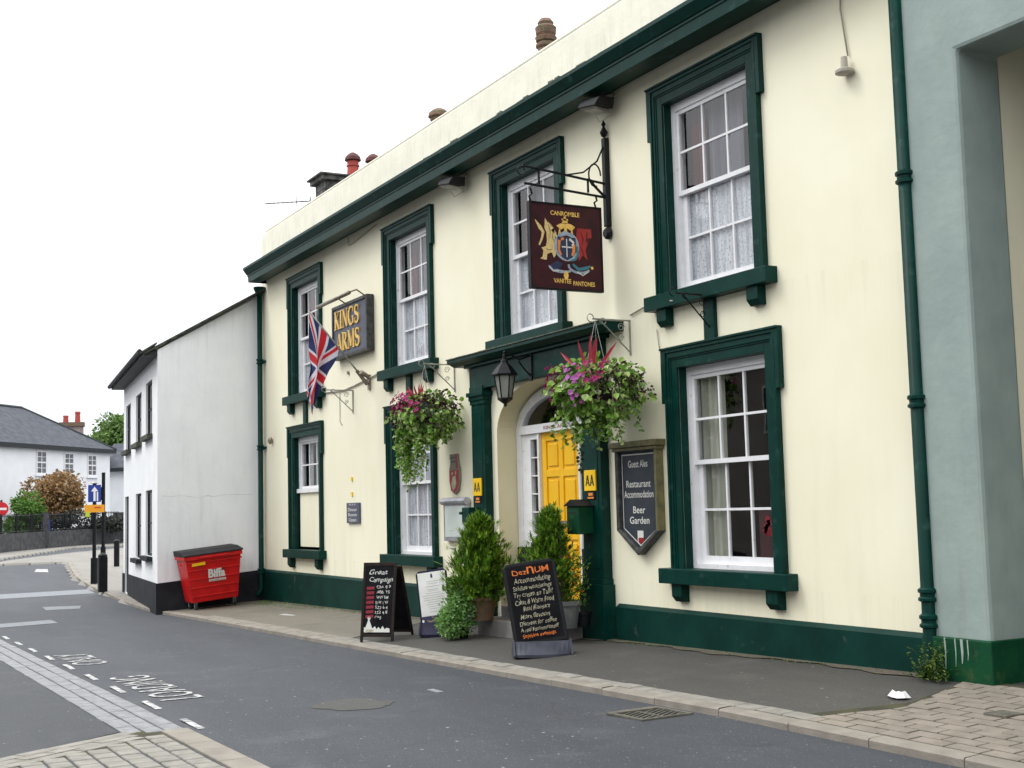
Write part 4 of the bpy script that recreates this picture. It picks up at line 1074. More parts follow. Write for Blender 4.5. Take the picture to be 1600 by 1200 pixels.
def fpt(u, v):
    """hoist along the pole; the cloth hangs down from it in folds"""
    hoist = H0 + hd * (Hl * v)
    fall = 0.5 * u                                # distance along the fly, 1.0 m long after gathering
    squeeze = 1 - 0.80 * min(1, fall / 0.65)
    c = H0 + hd * (Hl * (0.5 + (v - 0.5) * squeeze))
    x = c.x + 0.10 * math.sin(v * 9 + u * 2.0) * min(1, fall * 2.2) + 0.03 * math.sin(u * 6)
    y = c.y - 0.02 + (hoist.y - c.y) * (1 - min(1, fall * 3)) - 0.24 * min(1, fall / 0.9)
    z = hoist.z - fall * (1.14 + 0.26 * v)
    return (x, y, z)
for i in range(NU):
    for j in range(NV):
        u0, u1, v0, v1 = 2 * i / NU, 2 * (i + 1) / NU, j / NV, (j + 1) / NV
        b.face([fpt(u0, v0), fpt(u1, v0), fpt(u1, v1), fpt(u0, v1)], union((u0 + u1) / 2, (v0 + v1) / 2))
FB = mat('flag_blue', (0.022, 0.032, 0.12), rough=0.85, transl=0.3); FW = mat('flag_white', (0.62, 0.60, 0.66), rough=0.85, transl=0.3); FR_ = mat('flag_red', (0.50, 0.015, 0.025), rough=0.85, transl=0.3)
fo = b.build('flag', [FB, FW, FR_]); tag(fo, 'faded red white and blue union flag drooping from the slanting pole', 'flag')

# basket brackets
def bracket(x, label, m=PALEMETAL, z=3.67, L=0.52):
    t = thing('basket_bracket', (x, 0, z - 0.4), label, 'bracket', 'scrolled iron basket brackets on the pub wall')
    b = MB(); b.tube([(x, -0.012, z), (x, -0.012, z - 0.42)], 0.011, 6); b.tube([(x, -0.0, z - 0.01), (x, -L, z - 0.01)], 0.011, 6); b.build('arm', m, t)
    b = MB(); b.tube([(x, -L + 0.10, z - 0.02), (x, -0.02, z - 0.38)], 0.008, 6); b.build('brace', m, t)
    b = MB()
    for k in range(2):
        cy_, cz_, r = -0.13 - 0.0 * k, z - 0.09 - 0.13 * k, 0.05 - 0.012 * k
        b.tube([(x, cy_ + r * (1 - i / 26) * math.cos(i * 0.5), cz_ + r * (1 - i / 26) * math.sin(i * 0.5)) for i in range(20)], 0.005, 5)
    b.tube([(x, -L - 0.03 + 0.045 * math.cos(i * 0.5), z + 0.0 + 0.045 * math.sin(i * 0.5)) for i in range(11)], 0.006, 5)
    b.tube([(x, -L + 0.14 + 0.045 * math.cos(i * 0.5), z - 0.03 + 0.035 * math.sin(i * 0.5)) for i in range(13)], 0.005, 5)
    b.build('scroll', m, t)
bracket(-12.59, 'pale scrolled bracket right of the door canopy holding a flower basket')
bracket(-17.36, 'pale scrolled bracket left of the door canopy holding a flower basket')
bracket(-21.55, 'empty pale scrolled bracket under the name board')
bracket(-11.0, 'dark plain bracket beneath the sill of the rightmost upper window', BLACK, 3.72, 0.48)

# hanging baskets
def hanging_basket(x, y, z, rx, ry, seed, label, big):
    rr = random.Random(seed)
    t = thing('hanging_basket', (x, y, z), label, 'hanging basket', 'flower baskets either side of the door')
    b = MB(); b.lathe([(0.02, -0.24), (0.12, -0.22), (0.20, -0.12), (0.23, 0.0), (0.21, 0.01)], x, y, 16, z); b.build('liner', SOIL, t)
    for k in range(3):
        a = k * 2.1 + 0.4; b = MB(); b.tube([(x + 0.2 * math.cos(a), y + 0.2 * math.sin(a), z), (x, y, 3.64)], 0.004, 5); b.build('chain', PALEMETAL, t)
    leaves = MB(); darkl = MB(); fl = MB(); lil = MB(); wh = MB()
    def rv(): 
        v = Vector((rr.gauss(0, 1), rr.gauss(0, 1), rr.gauss(0, 1))); return v.normalized()
    n = 2300 if big else 1900
    for i in range(n):
        d = rv(); rad = rr.uniform(0.62, 1.0)
        lump = 1 + 0.16 * math.sin(d.x * 6 + seed) + 0.12 * math.sin(d.z * 8 + d.y * 5)
        p = Vector((x + d.x * rx * rad * lump, y + d.y * ry * rad * lump, z + 0.03 + d.z * (0.34 if d.z > 0 else 0.36) * rad * lump))
        if p.y > -0.03: p.y = -0.03 - rr.uniform(0, 0.06)
        dirn = (d * 0.7 + Vector((0, 0, -0.5)) + rv() * 0.5)
        side = (p.x - x) / rx
        if side > 0.55 and p.z < z + 0.2 and rr.random() < 0.8: darkl.leaf(p, dirn, rv(), rr.uniform(0.03, 0.055), 0.03)
        elif side < -0.4 and p.z > z - 0.12 and rr.random() < 0.75: darkl.leaf(p, dirn, rv(), rr.uniform(0.04, 0.07), 0.04)
        elif p.z > z + 0.12 and rr.random() < (0.35 if big else 0.7): darkl.leaf(p, dirn, rv(), rr.uniform(0.04, 0.07), 0.04)
        else: leaves.leaf(p, dirn, (d + rv() * 0.5).normalized(), rr.uniform(0.055, 0.11), rr.uniform(0.05, 0.09))
    # trailing strands
    strands = []
    for k in range(26 if big else 30):
        if big: sx = rr.gauss(-0.05, 0.32)
        else: sx = rr.choice([rr.gauss(-0.42, 0.12), rr.gauss(-0.35, 0.1), rr.gauss(0.2, 0.22)])
        px, py = x + sx, y + rr.uniform(-0.30, 0.15)
        L = rr.uniform(0.28, 0.52) if big else (rr.uniform(0.55, 0.98) if sx < -0.1 else rr.uniform(0.25, 0.5))
        q = Vector((px, py, z - 0.12)); nn = int(L / 0.022)
        for i in range(nn):
            q = q + Vector((rr.gauss(0, 0.007), rr.gauss(0, 0.007), -L / nn))
            leaves.leaf(q, Vector((rr.gauss(0, 1), rr.gauss(0, 1), -0.6)), rv(), rr.uniform(0.055, 0.095) * (1 - 0.35 * i / nn), rr.uniform(0.05, 0.08) * (1 - 0.35 * i / nn))
    fo = leaves.build('foliage', IVY, t); fo['kind'] = 'stuff'
    fo = darkl.build('dark_foliage', DARKLEAF, t); fo['kind'] = 'stuff'
    # an ivy strand that hangs by itself
    if big:
        st = MB(); q = Vector((x - 0.42, y - 0.02, z - 0.2)); 
        for i in range(34):
            q = q + Vector((rr.gauss(0, 0.006), rr.gauss(0, 0.006), -0.021)); st.leaf(q, Vector((rr.gauss(0, 1), rr.gauss(0, .6), -0.3)), rv(), 0.055, 0.045)
        st.build('ivy_strand', mat('dark_ivy', (0.03, 0.06, 0.02), island=[(0.015, 0.03, 0.012), (0.05, 0.09, 0.03)], rough=0.6, transl=0.2), t)
    # blossoms: clusters of petals
    def bloom(mb, p, r, k=6):
        ax = (p - Vector((x, y, z - 0.1))).normalized() + rv() * 0.3; ax.normalize(); u = ax.cross(Vector((0.2, 0.3, 0.9))).normalized(); w = ax.cross(u)
        for i in range(k):
            a = 2 * PI * i / k; dd = u * math.cos(a) + w * math.sin(a) + ax * 0.25
            mb.leaf(p, dd, ax, r, r * 0.9, fold=0.1)
    cl = [(-0.85, 0.0, 26, 'f'), (-0.75, 0.14, 30, 'f'), (-0.5, 0.24, 30, 'f'), (-0.2, 0.25, 12, 'f'), (-0.6, 0.08, 10, 'l'), (0.05, 0.28, 6, 'l'), (0.25, 0.12, 10, 'l'), (0.5, 0.25, 14, 'f'), (0.75, 0.2, 10, 'f'), (0.42, 0.1, 8, 'l'), (-0.05, 0.08, 4, 'w'), (0.3, -0.38, 3, 'w'), (0.0, 0.0, 3, 'f'), (0.3, -0.02, 4, 'l')]
    if not big: cl = [(-0.75, 0.06, 14, 'f'), (-0.45, 0.22, 22, 'f'), (-0.15, 0.28, 26, 'f'), (-0.25, 0.10, 18, 'f'), (0.15, 0.27, 22, 'f'), (-0.9, -0.08, 10, 'f'), (0.35, 0.2, 14, 'f'), (0.05, 0.12, 10, 'f'), (0.6, 0.12, 6, 'f')]
    for sx, sz, cnt, ty in cl:
        for i in range(cnt):
            p = Vector((x + (sx + rr.gauss(0, 0.11)) * rx, y - ry * math.sqrt(max(0.05, 1 - min(1, sx * sx))) * rr.uniform(0.7, 1.1), z + sz + rr.gauss(0, 0.05)))
            bloom({'f': fl, 'l': lil, 'w': wh}[ty], p, rr.uniform(0.022, 0.040))
    for nm, mb, m in (('blossom', fl, MAGENTA), ('lilac_blossom', lil, LILAC), ('white_blossom', wh, WHITEPET)):
        if mb.v: mb.build(nm, m, t)['kind'] = 'stuff'
    sp = [(-0.36, 0.40), (-0.08, 0.52), (0.05, 0.58), (0.12, 0.50), (0.20, 0.52), (0.42, 0.40)] if big else [(-0.30, 0.30), (-0.18, 0.36), (-0.06, 0.40), (0.03, 0.36), (0.12, 0.34), (0.24, 0.34), (-0.1, 0.3), (0.0, 0.42)]
    for k, (sx, L) in enumerate(sp):
        b = MB(); base = Vector((x + sx * 0.3, y - 0.08, z + 0.20)); d = Vector((sx * 1.1, rr.uniform(-0.2, 0.05), L * .85)); b.leaf(base, d, Vector((0.2, -1, 0.1)), d.length * 0.95, 0.06, fold=0.2)
        b.build('spike_leaf', SPIKE, t)
    return t
hanging_basket(-12.57, -0.50, 2.80, 0.66, 0.45, 3, 'large hanging basket right of the door with green trailing ivy, purple flowers and red spikes', True)
hanging_basket(-17.36, -0.50, 2.86, 0.62, 0.43, 11, 'smaller hanging basket left of the door, magenta flowers above trailing stems', False)

# hanging pub sign with its bracket
PS = thing('sign_bracket', (-12.95, 0, 4.75), 'black wrought iron wall bracket holding the hanging pub sign', 'bracket')
b = MB(); b.box(-12.99, -0.07, 4.86, -12.91, 0, 5.96); b.build('wall_bar', BLACK, PS, bevel=0.01)
b = MB(); b.lathe([(0.0, 0), (0.03, 0.02), (0.05, 0.07), (0.03, 0.11), (0.015, 0.14), (0.03, 0.17), (0.0, 0.23)], -12.95, -0.05, 8, 5.96); b.build('finial', BLACK, PS)
b = MB(); b.lathe([(0.075, 0), (0.075, 0.03), (0.05, 0.06)], 0, 0, 14); b.v = [(-12.95 + x, -0.02 - z, 4.78 + y) for x, y, z in b.v]; b.build('roundel', BLACK, PS)
b = MB(); b.tube([(-12.95, -0.06, 5.39), (-12.95, -1.20, 5.50)], 0.016, 8); b.tube([(-12.95, -0.06, 5.22), (-12.95, -1.18, 5.29)], 0.016, 8)
for yy in (-0.30, -0.98): b.tube([(-12.95, yy, 5.24 - yy * 0.06), (-12.95, yy, 5.40 - yy * 0.1)], 0.016, 6)
b.build('arm', BLACK, PS)
b = MB(); b.tube([(-12.95, -0.06, 5.86), (-12.95, -0.16, 5.66), (-12.95, -0.36, 5.50), (-12.95, -0.62, 5.44), (-12.95, -0.8, 5.46)], 0.011, 6)
b.tube([(-12.95, -0.20 + 0.085 * math.cos(i * 0.42), 5.48 + 0.14 * math.sin(i * 0.42)) for i in range(13)], 0.011, 6)
b.tube([(-12.95, -0.08, 5.24), (-12.95, -0.2, 5.34), (-12.95, -0.27, 5.42)], 0.016, 6)
b.tube([(-12.95, -1.22 + 0.05 * math.cos(i * 0.5), 5.44 + 0.05 * math.sin(i * 0.5)) for i in range(13)], 0.008, 6)
b.build('scroll', BLACK, PS)
HS = thing('hanging_sign', (-12.95, -0.65, 4.05), 'maroon hanging pub sign painted with a gold lion, crown and shield', 'sign')
sy0, sy1, sz0, sz1 = -1.12, -0.16, 4.06, 5.06
b = MB(); b.box(-12.975, sy0, sz0, -12.925, sy1, sz1); b.build('board', MAROON, HS)
b = MB()
for q in ((sy0, sz0 - 0.02, sy1, sz0), (sy0, sz1, sy1, sz1 + 0.02), (sy0 - 0.02, sz0 - 0.02, sy0, sz1 + 0.02), (sy1, sz0 - 0.02, sy1 + 0.02, sz1 + 0.02)): b.box(-12.985, q[0], q[1], -12.915, q[2], q[3])
b.build('frame', BLACK, HS, bevel=0.004)
for yy in (-1.10, -0.20):
    b = MB(); b.tube([(-12.95, yy, 5.08), (-12.95, yy - 0.02, 5.14), (-12.95, yy + 0.02, 5.17), (-12.95, yy, 5.24)], 0.013, 6); b.build('hook', BLACK, HS)
# painted arms; coordinates are fractions of the board
O = Vector((-12.925, sy0, sz0)); RY, UZ = Y_ * 0.96, Z_ * 1.0
def sgn(name, m, shapes, dep, label=None):
    b = MB()
    for s in shapes:
        if s[0] == 'p': poly_on(b, s[1], O, RY, UZ, dep)
        elif s[0] == 'r': ribbon(b, s[1], s[2], O, RY, UZ, dep)
        elif s[0] == 't': text_mb(b, s[1], O + RY * s[2] + UZ * s[3], Y_, Z_, s[4], depth=dep, width=s[5], bold=0.02)
    b.build(name, m, HS, label=label)
sgn('red_beast', RED, [('p', [(.66, .74), (.86, .74), (.87, .60), (.80, .55), (.77, .48), (.80, .36), (.73, .42), (.67, .34), (.66, .48), (.63, .60)])], 0.001, 'painted red beast at the right of the shield')
sgn('gold_lion', PALEGOLD, [('p', [(.20, .83), (.235, .78), (.27, .77), (.31, .73), (.33, .69), (.335, .60), (.32, .53), (.34, .48), (.345, .40), (.315, .36), (.285, .42), (.27, .42), (.22, .40), (.21, .33), (.17, .33), (.12, .34), (.155, .365), (.165, .44), (.14, .47), (.20, .49), (.22, .55), (.215, .66), (.19, .71)]),
    ('r', [(.11, .50), (.15, .58), (.17, .66), (.13, .71), (.09, .76), (.06, .80)], [.02, .03, .04, .05, .03, .005]), ('r', [(.30, .70), (.34, .66), (.36, .60)], [.04, .03, .02])], 0.001, 'painted gold lion standing at the left of the shield')
sgn('lion_shading', POTBR, [('r', [(.24, .76), (.27, .68), (.26, .58)], [.006, .012, .004]), ('r', [(.31, .68), (.30, .60), (.325, .54)], [.006, .012, .004]), ('r', [(.20, .47), (.24, .45), (.30, .46)], [.004, .010, .004]), ('r', [(.24, .80), (.28, .745), (.325, .72)], .006)], 0.002)
sgn('beast_shading', MAROON, [('r', [(.70, .70), (.74, .62), (.73, .54)], [.006, .016, .004]), ('r', [(.80, .70), (.79, .60), (.83, .52)], [.01, .02, .006]), ('p', [(.80, .62), (.87, .64), (.87, .56), (.83, .54)]), ('r', [(.68, .56), (.72, .48), (.74, .42)], [.004, .012, .004])], 0.002)
sgn('crown_lining', MAROON, [('p', [(.41, .70), (.47, .73), (.47, .69), (.42, .67)]), ('p', [(.51, .73), (.57, .70), (.56, .67), (.51, .69)])], 0.002)
sgn('crown', GOLD, [('p', [(.38, .64), (.40, .72), (.36, .75), (.42, .78), (.49, .79), (.57, .78), (.63, .75), (.59, .71), (.60, .63), (.49, .665)]), ('r', [(.485, .78), (.485, .87)], [.09, .02]), ('r', [(.44, .83), (.53, .83)], .02)], 0.001)
sgn('garter', STEELBLUE, [('r', arc(.50, .51, .155, .155, 0, 360, 26), .05)], 0.0015)
sgn('scroll_work', STEELBLUE, [('r', arc(.44, .30, .22, .10, 200, 300, 8), [.01, .03, .04, .04, .04, .04, .03, .03, .02])], 0.0015)
sgn('scroll_work', STEELBLUE, [('r', arc(.68, .28, .16, .08, 170, 330, 8), .03)], 0.0015)
sgn('shield', NAVYP, [('p', [(.37, .62), (.63, .62), (.64, .46), (.58, .38), (.50, .34), (.42, .38), (.36, .46)]), ('p', [(.25, .27), (.36, .33), (.43, .30), (.40, .24), (.30, .22)])], 0.002)
sgn('shield_charge', ORANGEP, [('r', [(.395, .58), (.385, .46), (.42, .40)], [.04, .03, .02]), ('r', [(.60, .54), (.60, .46), (.575, .40)], [.05, .04, .03]), ('r', [(.42, .59), (.46, .60)], .03)], 0.0025)
sgn('shield_cross', CHALK, [('r', [(.43, .50), (.58, .50)], .016), ('r', [(.50, .38), (.50, .60)], .014), ('r', [(.54, .60), (.60, .56), (.58, .52)], .03), ('r', [(.24, .25), (.30, .20), (.38, .21)], .012), ('r', [(.64, .21), (.72, .17), (.80, .22)], .012)], 0.003)
sgn('ribbon', TEALP, [('r', [(.64, .52), (.66, .42), (.62, .36), (.56, .34)], [.04, .04, .03, .02]), ('r', [(.58, .30), (.66, .24), (.76, .26), (.84, .29)], [.03, .04, .04, .02])], 0.0018)
sgn('pendant', GOLD, [('p', [(.48 + .035 * math.cos(a * 0.6), .16 + .05 * math.sin(a * 0.6)) for a in range(11)]), ('p', [(.86 + .02 * math.cos(a * 0.8), .27 + .02 * math.sin(a * 0.8)) for a in range(8)])], 0.0022)
sgn('lettering', GOLD, [('t', 'CANROMBLE', .28, .875, .075, .40), ('t', 'VANITEE', .30, .065, .075, .24), ('t', 'PANTONES', .58, .045, .075, .30)], 0.0015)

# lantern on a scrolled arm
LN = thing('wall_lantern', (-14.8, -0.5, 2.85), 'black six-sided coach lantern hanging before the door canopy', 'lantern')
lx, ly = -14.80, -0.52
b = MB(); b.tube([(lx + 0.02, -0.14, 3.50), (lx + 0.02, -0.30, 3.44), (lx, -0.42, 3.50), (lx, ly, 3.54)], 0.014, 8); b.tube([(lx + 0.02, -0.13, 3.22), (lx + 0.02, -0.22, 3.30), (lx + 0.02, -0.32, 3.42)], 0.012, 8)
b.box(lx - 0.02, -0.15, 3.16, lx + 0.06, -0.125, 3.56); b.build('arm', BLACK, LN, smooth=False)
b = MB(); b.lathe([(0.17, 0.0), (0.175, 0.02), (0.10, 0.12), (0.05, 0.17), (0.045, 0.20), (0.02, 0.22), (0.02, 0.27), (0.012, 0.29)], lx, ly, 6, 3.22); b.build('cap', BLACK, LN)
b = MB(); b.lathe([(0.13, 0.0), (0.085, -0.29)], lx, ly, 6, 3.215); b.build('glass', LANTGL, LN)
b = MB()
for k in range(6):
    a = 2 * PI * k / 6; b.tube([(lx + 0.135 * math.cos(a), ly + 0.135 * math.sin(a), 3.22), (lx + 0.088 * math.cos(a), ly + 0.088 * math.sin(a), 2.92)], 0.009, 5)
b.lathe([(0.10, 0.0), (0.10, -0.02), (0.05, -0.06), (0.02, -0.08), (0.025, -0.10), (0.0, -0.12)], lx, ly, 6, 2.93); b.build('cage', BLACK, LN)

# shield-shaped notice
SN = thing('shield_notice', (-12.45, -0.08, 1.0), 'grey pennant-shaped notice board with olive moulding and white lettering', 'sign')
def shp(i, y):
    x0, x1, zt, zs_, zp = -12.86 + i, -12.01 - i, 2.16 - i, 1.20 + i * 0.35, 0.92 + i * 1.35
    return [(x0, y, zt), (x0, y, zs_), ((x0 + x1) / 2, y, zp), (x1, y, zs_), (x1, y, zt)]
b = MB(); b.prism(shp(0.03, -0.055), (0, 0.05, 0)); b.build('board', SHIELDG, SN)
b = MB(); A, B = shp(0.0, -0.11), shp(0.055, -0.10)
for i in range(4):
    b.prism([A[i], A[i + 1], B[i + 1], B[i]], (0, 0.105, 0), 1 if i in (3, ) else 0)
b.build('moulding', [DARKWOOD, OLIVE], SN, bevel=0.006)
b = MB(); b.box(-12.92, -0.16, 2.16, -11.95, -0.005, 2.23); b.box(-12.89, -0.13, 2.12, -11.98, -0.005, 2.16); b.build('cap', OLIVE, SN, bevel=0.008)
b = MB(); C1, C2 = shp(0.075, -0.058), shp(0.088, -0.058)
for i in range(5): j = (i + 1) % 5; b.face([C1[i], C1[j], C2[j], C2[i]])
b.build('white_line', CHALK, SN)
b = MB()
for s, z, w, c in (('Guest Ales', 1.93, 0.40, -12.45), ('Restaurant', 1.70, 0.50, -12.45), ('Accommodation', 1.58, 0.60, -12.45), ('Beer', 1.40, 0.25, -12.45), ('Garden', 1.28, 0.40, -12.45)):
    text_mb(b, s, (c - w / 2, -0.056, z), X_, Z_, 0.115, width=w, bold=0.012)
b.build('lettering', CHALK, SN)
b = MB(); b.face([(-12.50, -0.058, 1.20), (-12.38, -0.058, 1.20), (-12.38, -0.058, 1.08), (-12.44, -0.058, 1.05), (-12.50, -0.058, 1.08)]); b.build('crest', CHALK, SN)
b = MB(); b.face([(-12.48, -0.060, 1.12), (-12.375, -0.060, 1.12), (-12.38, -0.060, 1.08), (-12.44, -0.060, 1.048), (-12.48, -0.060, 1.07)]); b.build('crest_patch', RED, SN)

# AA plates
for k, (x, lab) in enumerate(((-16.42, 'yellow AA plate on the left door pilaster above the bushy conifer'), (-13.37, 'yellow AA plate on the right door pilaster above the letter box'))):
    y = -0.128; t = thing('rating_plate', (x, y, 1.6), lab, 'sign', 'yellow plates on the door pilasters')
    b = MB(); b.box(x - 0.13, y - 0.02, 1.68, x + 0.13, y, 1.93); b.build('plate', AAY, t, bevel=0.004)
    b = MB()
    for dx in (-0.095, 0.005):
        o = Vector((x + dx, y - 0.022, 1.74)); poly_on(b, [(0, 0), (.02, 0), (.045, .085), (.07, 0), (.095, 0), (.06, .13), (.035, .13)], o, X_, Z_, 0); poly_on(b, [(.03, .03), (.06, .03), (.06, .045), (.03, .045)], o, X_, Z_, 0.001)
    b.build('lettering', DARKPRINT, t)
    b = MB(); b.box(x - 0.09, y - 0.012, 1.575, x + 0.09, y, 1.665); b.build('tag', BOARDFR, t, bevel=0.003)
    b = MB()
    for q in ((-0.05, 1.62, 0.05, 1.655), (-0.07, 1.585, 0.07, 1.605)): b.face([(x + q[0], y - 0.014, q[1]), (x + q[2], y - 0.014, q[1]), (x + q[2], y - 0.014, q[3]), (x + q[0], y - 0.014, q[3])])
    b.build('tag_print', ORANGEP, t)

# letter box on the right pilaster, black ash box on the left one
LB = thing('letter_box', (-13.4, -0.2, 1.1), 'dark green letter box with black sloping top on the right pilaster', 'letter box')
b = MB(); b.box(-13.62, -0.34, 1.16, -13.34, -0.122, 1.50); b.build('body', GREENM, LB, bevel=0.012)
b = MB(); b.prism([(-13.65, -0.37, 1.50), (-13.31, -0.37, 1.50), (-13.48, -0.37, 1.58)], (0, 0.25, 0)); b.build('lid', BLACK, LB)
b = MB(); b.box(-13.57, -0.343, 1.41, -13.39, -0.339, 1.43); b.build('slot', BLACKM, LB)
b = MB(); b.box(-16.62, -0.30, 1.30, -16.40, -0.13, 1.52); b.box(-16.66, -0.33, 1.42, -16.60, -0.1, 1.46); small('ash_box', b, GREEN, 'small dark green box on the left pilaster beside the notice case', 'box', bevel=0.01)

# menu case, crest plaque, small slate
MC = thing('menu_case', (-17.3, -0.05, 1.0), 'silver framed glazed menu case on the wall left of the door', 'notice case')
b = MB(); b.box(-17.72, -0.07, 1.03, -16.93, -0.005, 1.64); b.build('case', ALU, MC, bevel=0.006)
b = MB(); b.tube([(-17.74, -0.07, 1.62), (-16.90, -0.07, 1.62)], 0.055, 12); b.build('roll_cover', ALU, MC, smooth=False)
b = MB(); b.box(-17.66, -0.074, 1.09, -16.99, -0.069, 1.55); b.build('paper', PAPERG, MC)
CR = thing('crest_plaque', (-17.4, -0.03, 1.7), 'red and cream painted shield plaque between window and pilaster', 'plaque')
P = [(-.15, .52), (.10, .52), (.12, .40), (.17, .30), (.17, .12), (.12, -.02), (0, -.08), (-.12, -.02), (-.17, .12), (-.17, .30), (-.12, .40)]
b = MB(); poly_on(b, P, (-17.38, -0.04, 1.80), X_, Z_, 0, thick=-0.035); b.build('plaque', KERB, CR)
b = MB(); o = (-17.38, -0.042, 1.80); poly_on(b, [(-.16, .28), (.16, .28), (.16, .12), (.11, -.01), (0, -.06), (-.11, -.01), (-.16, .12)], o, X_, Z_, 0); poly_on(b, [(.05, .51), (.10, .51), (.12, .40), (.15, .30), (.08, .30)], o, X_, Z_, 0.0); b.build('red_field', RED, CR)
b = MB(); poly_on(b, [(-.05, .18), (.05, .20), (.08, .08), (.03, .02), (-.04, -.02), (-.10, .06)], o, X_, Z_, 0.002)
for q in ((-.06, .23), (.06, .24)): poly_on(b, [(q[0] + .028 * math.cos(a), q[1] + .028 * math.sin(a)) for a in range(6)], o, X_, Z_, 0.002)
b.build('charge', CHALKC, CR)
b = MB(); ribbon(b, [(-.14, .46), (.04, .47)], .012, o, X_, Z_, 0.002); ribbon(b, [(-.11, .40), (.06, .41)], .012, o, X_, Z_, 0.002); b.build('lines', DARKPRINT, CR)
SP = thing('slate_plaque', (-21.5, -0.03, 1.3), 'small dark slate plaque with white lettering on the wall', 'plaque')
b = MB(); b.box(-21.86, -0.04, 1.30, -21.26, -0.003, 1.66); b.build('plaque', SIGNBLUE, SP, bevel=0.004)
b = MB(); b2 = [('* ' * 3, 1.585, 0.3), ('Dinner', 1.51, 0.44), ('Room', 1.42, 0.40), ('Open', 1.33, 0.36)]
for s, z, w in b2: text_mb(b, s, (-21.56 - w / 2, -0.042, z), X_, Z_, 0.085, width=w, bold=0.01)
b.build('lettering', CHALK, SP)

# ---------------------------------------------------------------- boards on the pavement
def frame_on(loc, ang):
    """local frame: x to the viewer's right, y away from the viewer, z up"""
    return Matrix.Translation(loc) @ Matrix.Rotation(ang, 4, 'Z')
def T(b, M): b.v = [tuple(M @ Vector(v)) for v in b.v]; return b
# A-board
AB = thing('a_board', (-16.2, -1.8, gp(-16.2, -1.8)), 'dark wooden A-board chalked with a red column and white prices', 'a-board')
M0 = frame_on((-16.22, -1.80, gp(-16.22, -1.8)), R(44))
LF = M0 @ Matrix.Rotation(R(-9), 4, 'X'); W2, H = 0.24, 1.06
def abuild(b, name, m, Mx, par, **k): return T(b, Mx).build(name, m, par, **k)
def panel(Mx, par, thick=0.025, back=False):
    b = MB(); b.box(-W2 + .035, 0.004, 0.10, W2 - .035, 0.016, H - .035); abuild(b, 'blackboard', BOARD, Mx, par)
    b = MB(); b.box(-W2, 0, 0, -W2 + .035, thick, H); b.box(W2 - .035, 0, 0, W2, thick, H); b.box(-W2 + .035, 0, H - .045, W2 - .035, thick, H); b.box(-W2 + .035, 0, 0.07, W2 - .035, thick, 0.105); abuild(b, 'board_frame', BOARDFR, Mx, par, bevel=0.003)
panel(LF, AB)
MR = M0 @ Matrix.Translation((0, 2 * H * math.sin(R(9)) + 0.40, 0)) @ Matrix.Rotation(R(9) + 0.22, 4, 'X')
panel(MR, AB)
b = MB(); b.box(-0.02, 0.02, 0.30, 0.02, 0.40, 0.32); abuild(b, 'stay', BOARDFR, M0, AB)
def wr(name, m, items, Mx, par, y=0.002):
    for s, x, z, h, w, sh in items:
        b = MB(); text_mb(b, s, (x, y, z), X_, Z_, h, depth=0, width=w, shear=sh, bold=0.002); b.v = [(vx + .0035 * math.sin(vz * 95 + vx * 38), vy, vz + .0045 * math.sin(vx * 62 + z * 50) + .0025 * math.sin(vx * 140)) for vx, vy, vz in b.v]; T(b, Mx).build(name, m, par)
wr('heading', CHALK, [('Great', -0.15, 0.90, 0.09, 0.27, 0.2), ('Campaign', -0.14, 0.80, 0.09, 0.34, 0.2)], LF, AB)
wr('price_list', CHALK, [('Cha  8 9', -0.03, 0.715, 0.055, 0.20, 0), ('ABB  Y5', -0.03, 0.645, 0.055, 0.19, 0), ('WW BM', -0.03, 0.575, 0.055, 0.17, 0), ('B1W 1 W', -0.04, 0.505, 0.055, 0.18, 0), ('522 6 4', -0.04, 0.44, 0.055, 0.18, 0), ('122 4 8', -0.04, 0.375, 0.055, 0.18, 0), ('C95', -0.04, 0.305, 0.055, 0.09, 0)], LF, AB)
b = MB()
for k in range(7):
    z = 0.315 + k * 0.063; b.face([(-0.175, 0.0005, z), (-0.065, 0.0005, z + 0.006), (-0.065, 0.0005, z + 0.045), (-0.175, 0.0005, z + 0.04)])
T(b, LF).build('red_column', CHALKR, AB)
b = MB(); sk = [(-.19, .13), (-.19, .20), (-.17, .19), (-.15, .24), (-.135, .29), (-.15, .33), (-.12, .345), (-.095, .325), (-.115, .285), (-.09, .23), (-.07, .18), (-.03, .21), (-.01, .17), (.02, .20), (.05, .17), (.08, .215), (.11, .17), (.14, .19), (.18, .18), (.185, .13)]
b.face([(x, 0.0005, z) for x, z in sk]); T(b, LF).build('skyline_drawing', CHALK, AB)
b = MB(); b.face([(-.18, -0.0005, .125), (-.05, -0.0005, .135), (-.05, -0.0005, .165), (-.15, -0.0005, .17)]); T(b, LF).build('yellow_swash', CHALKC, AB)

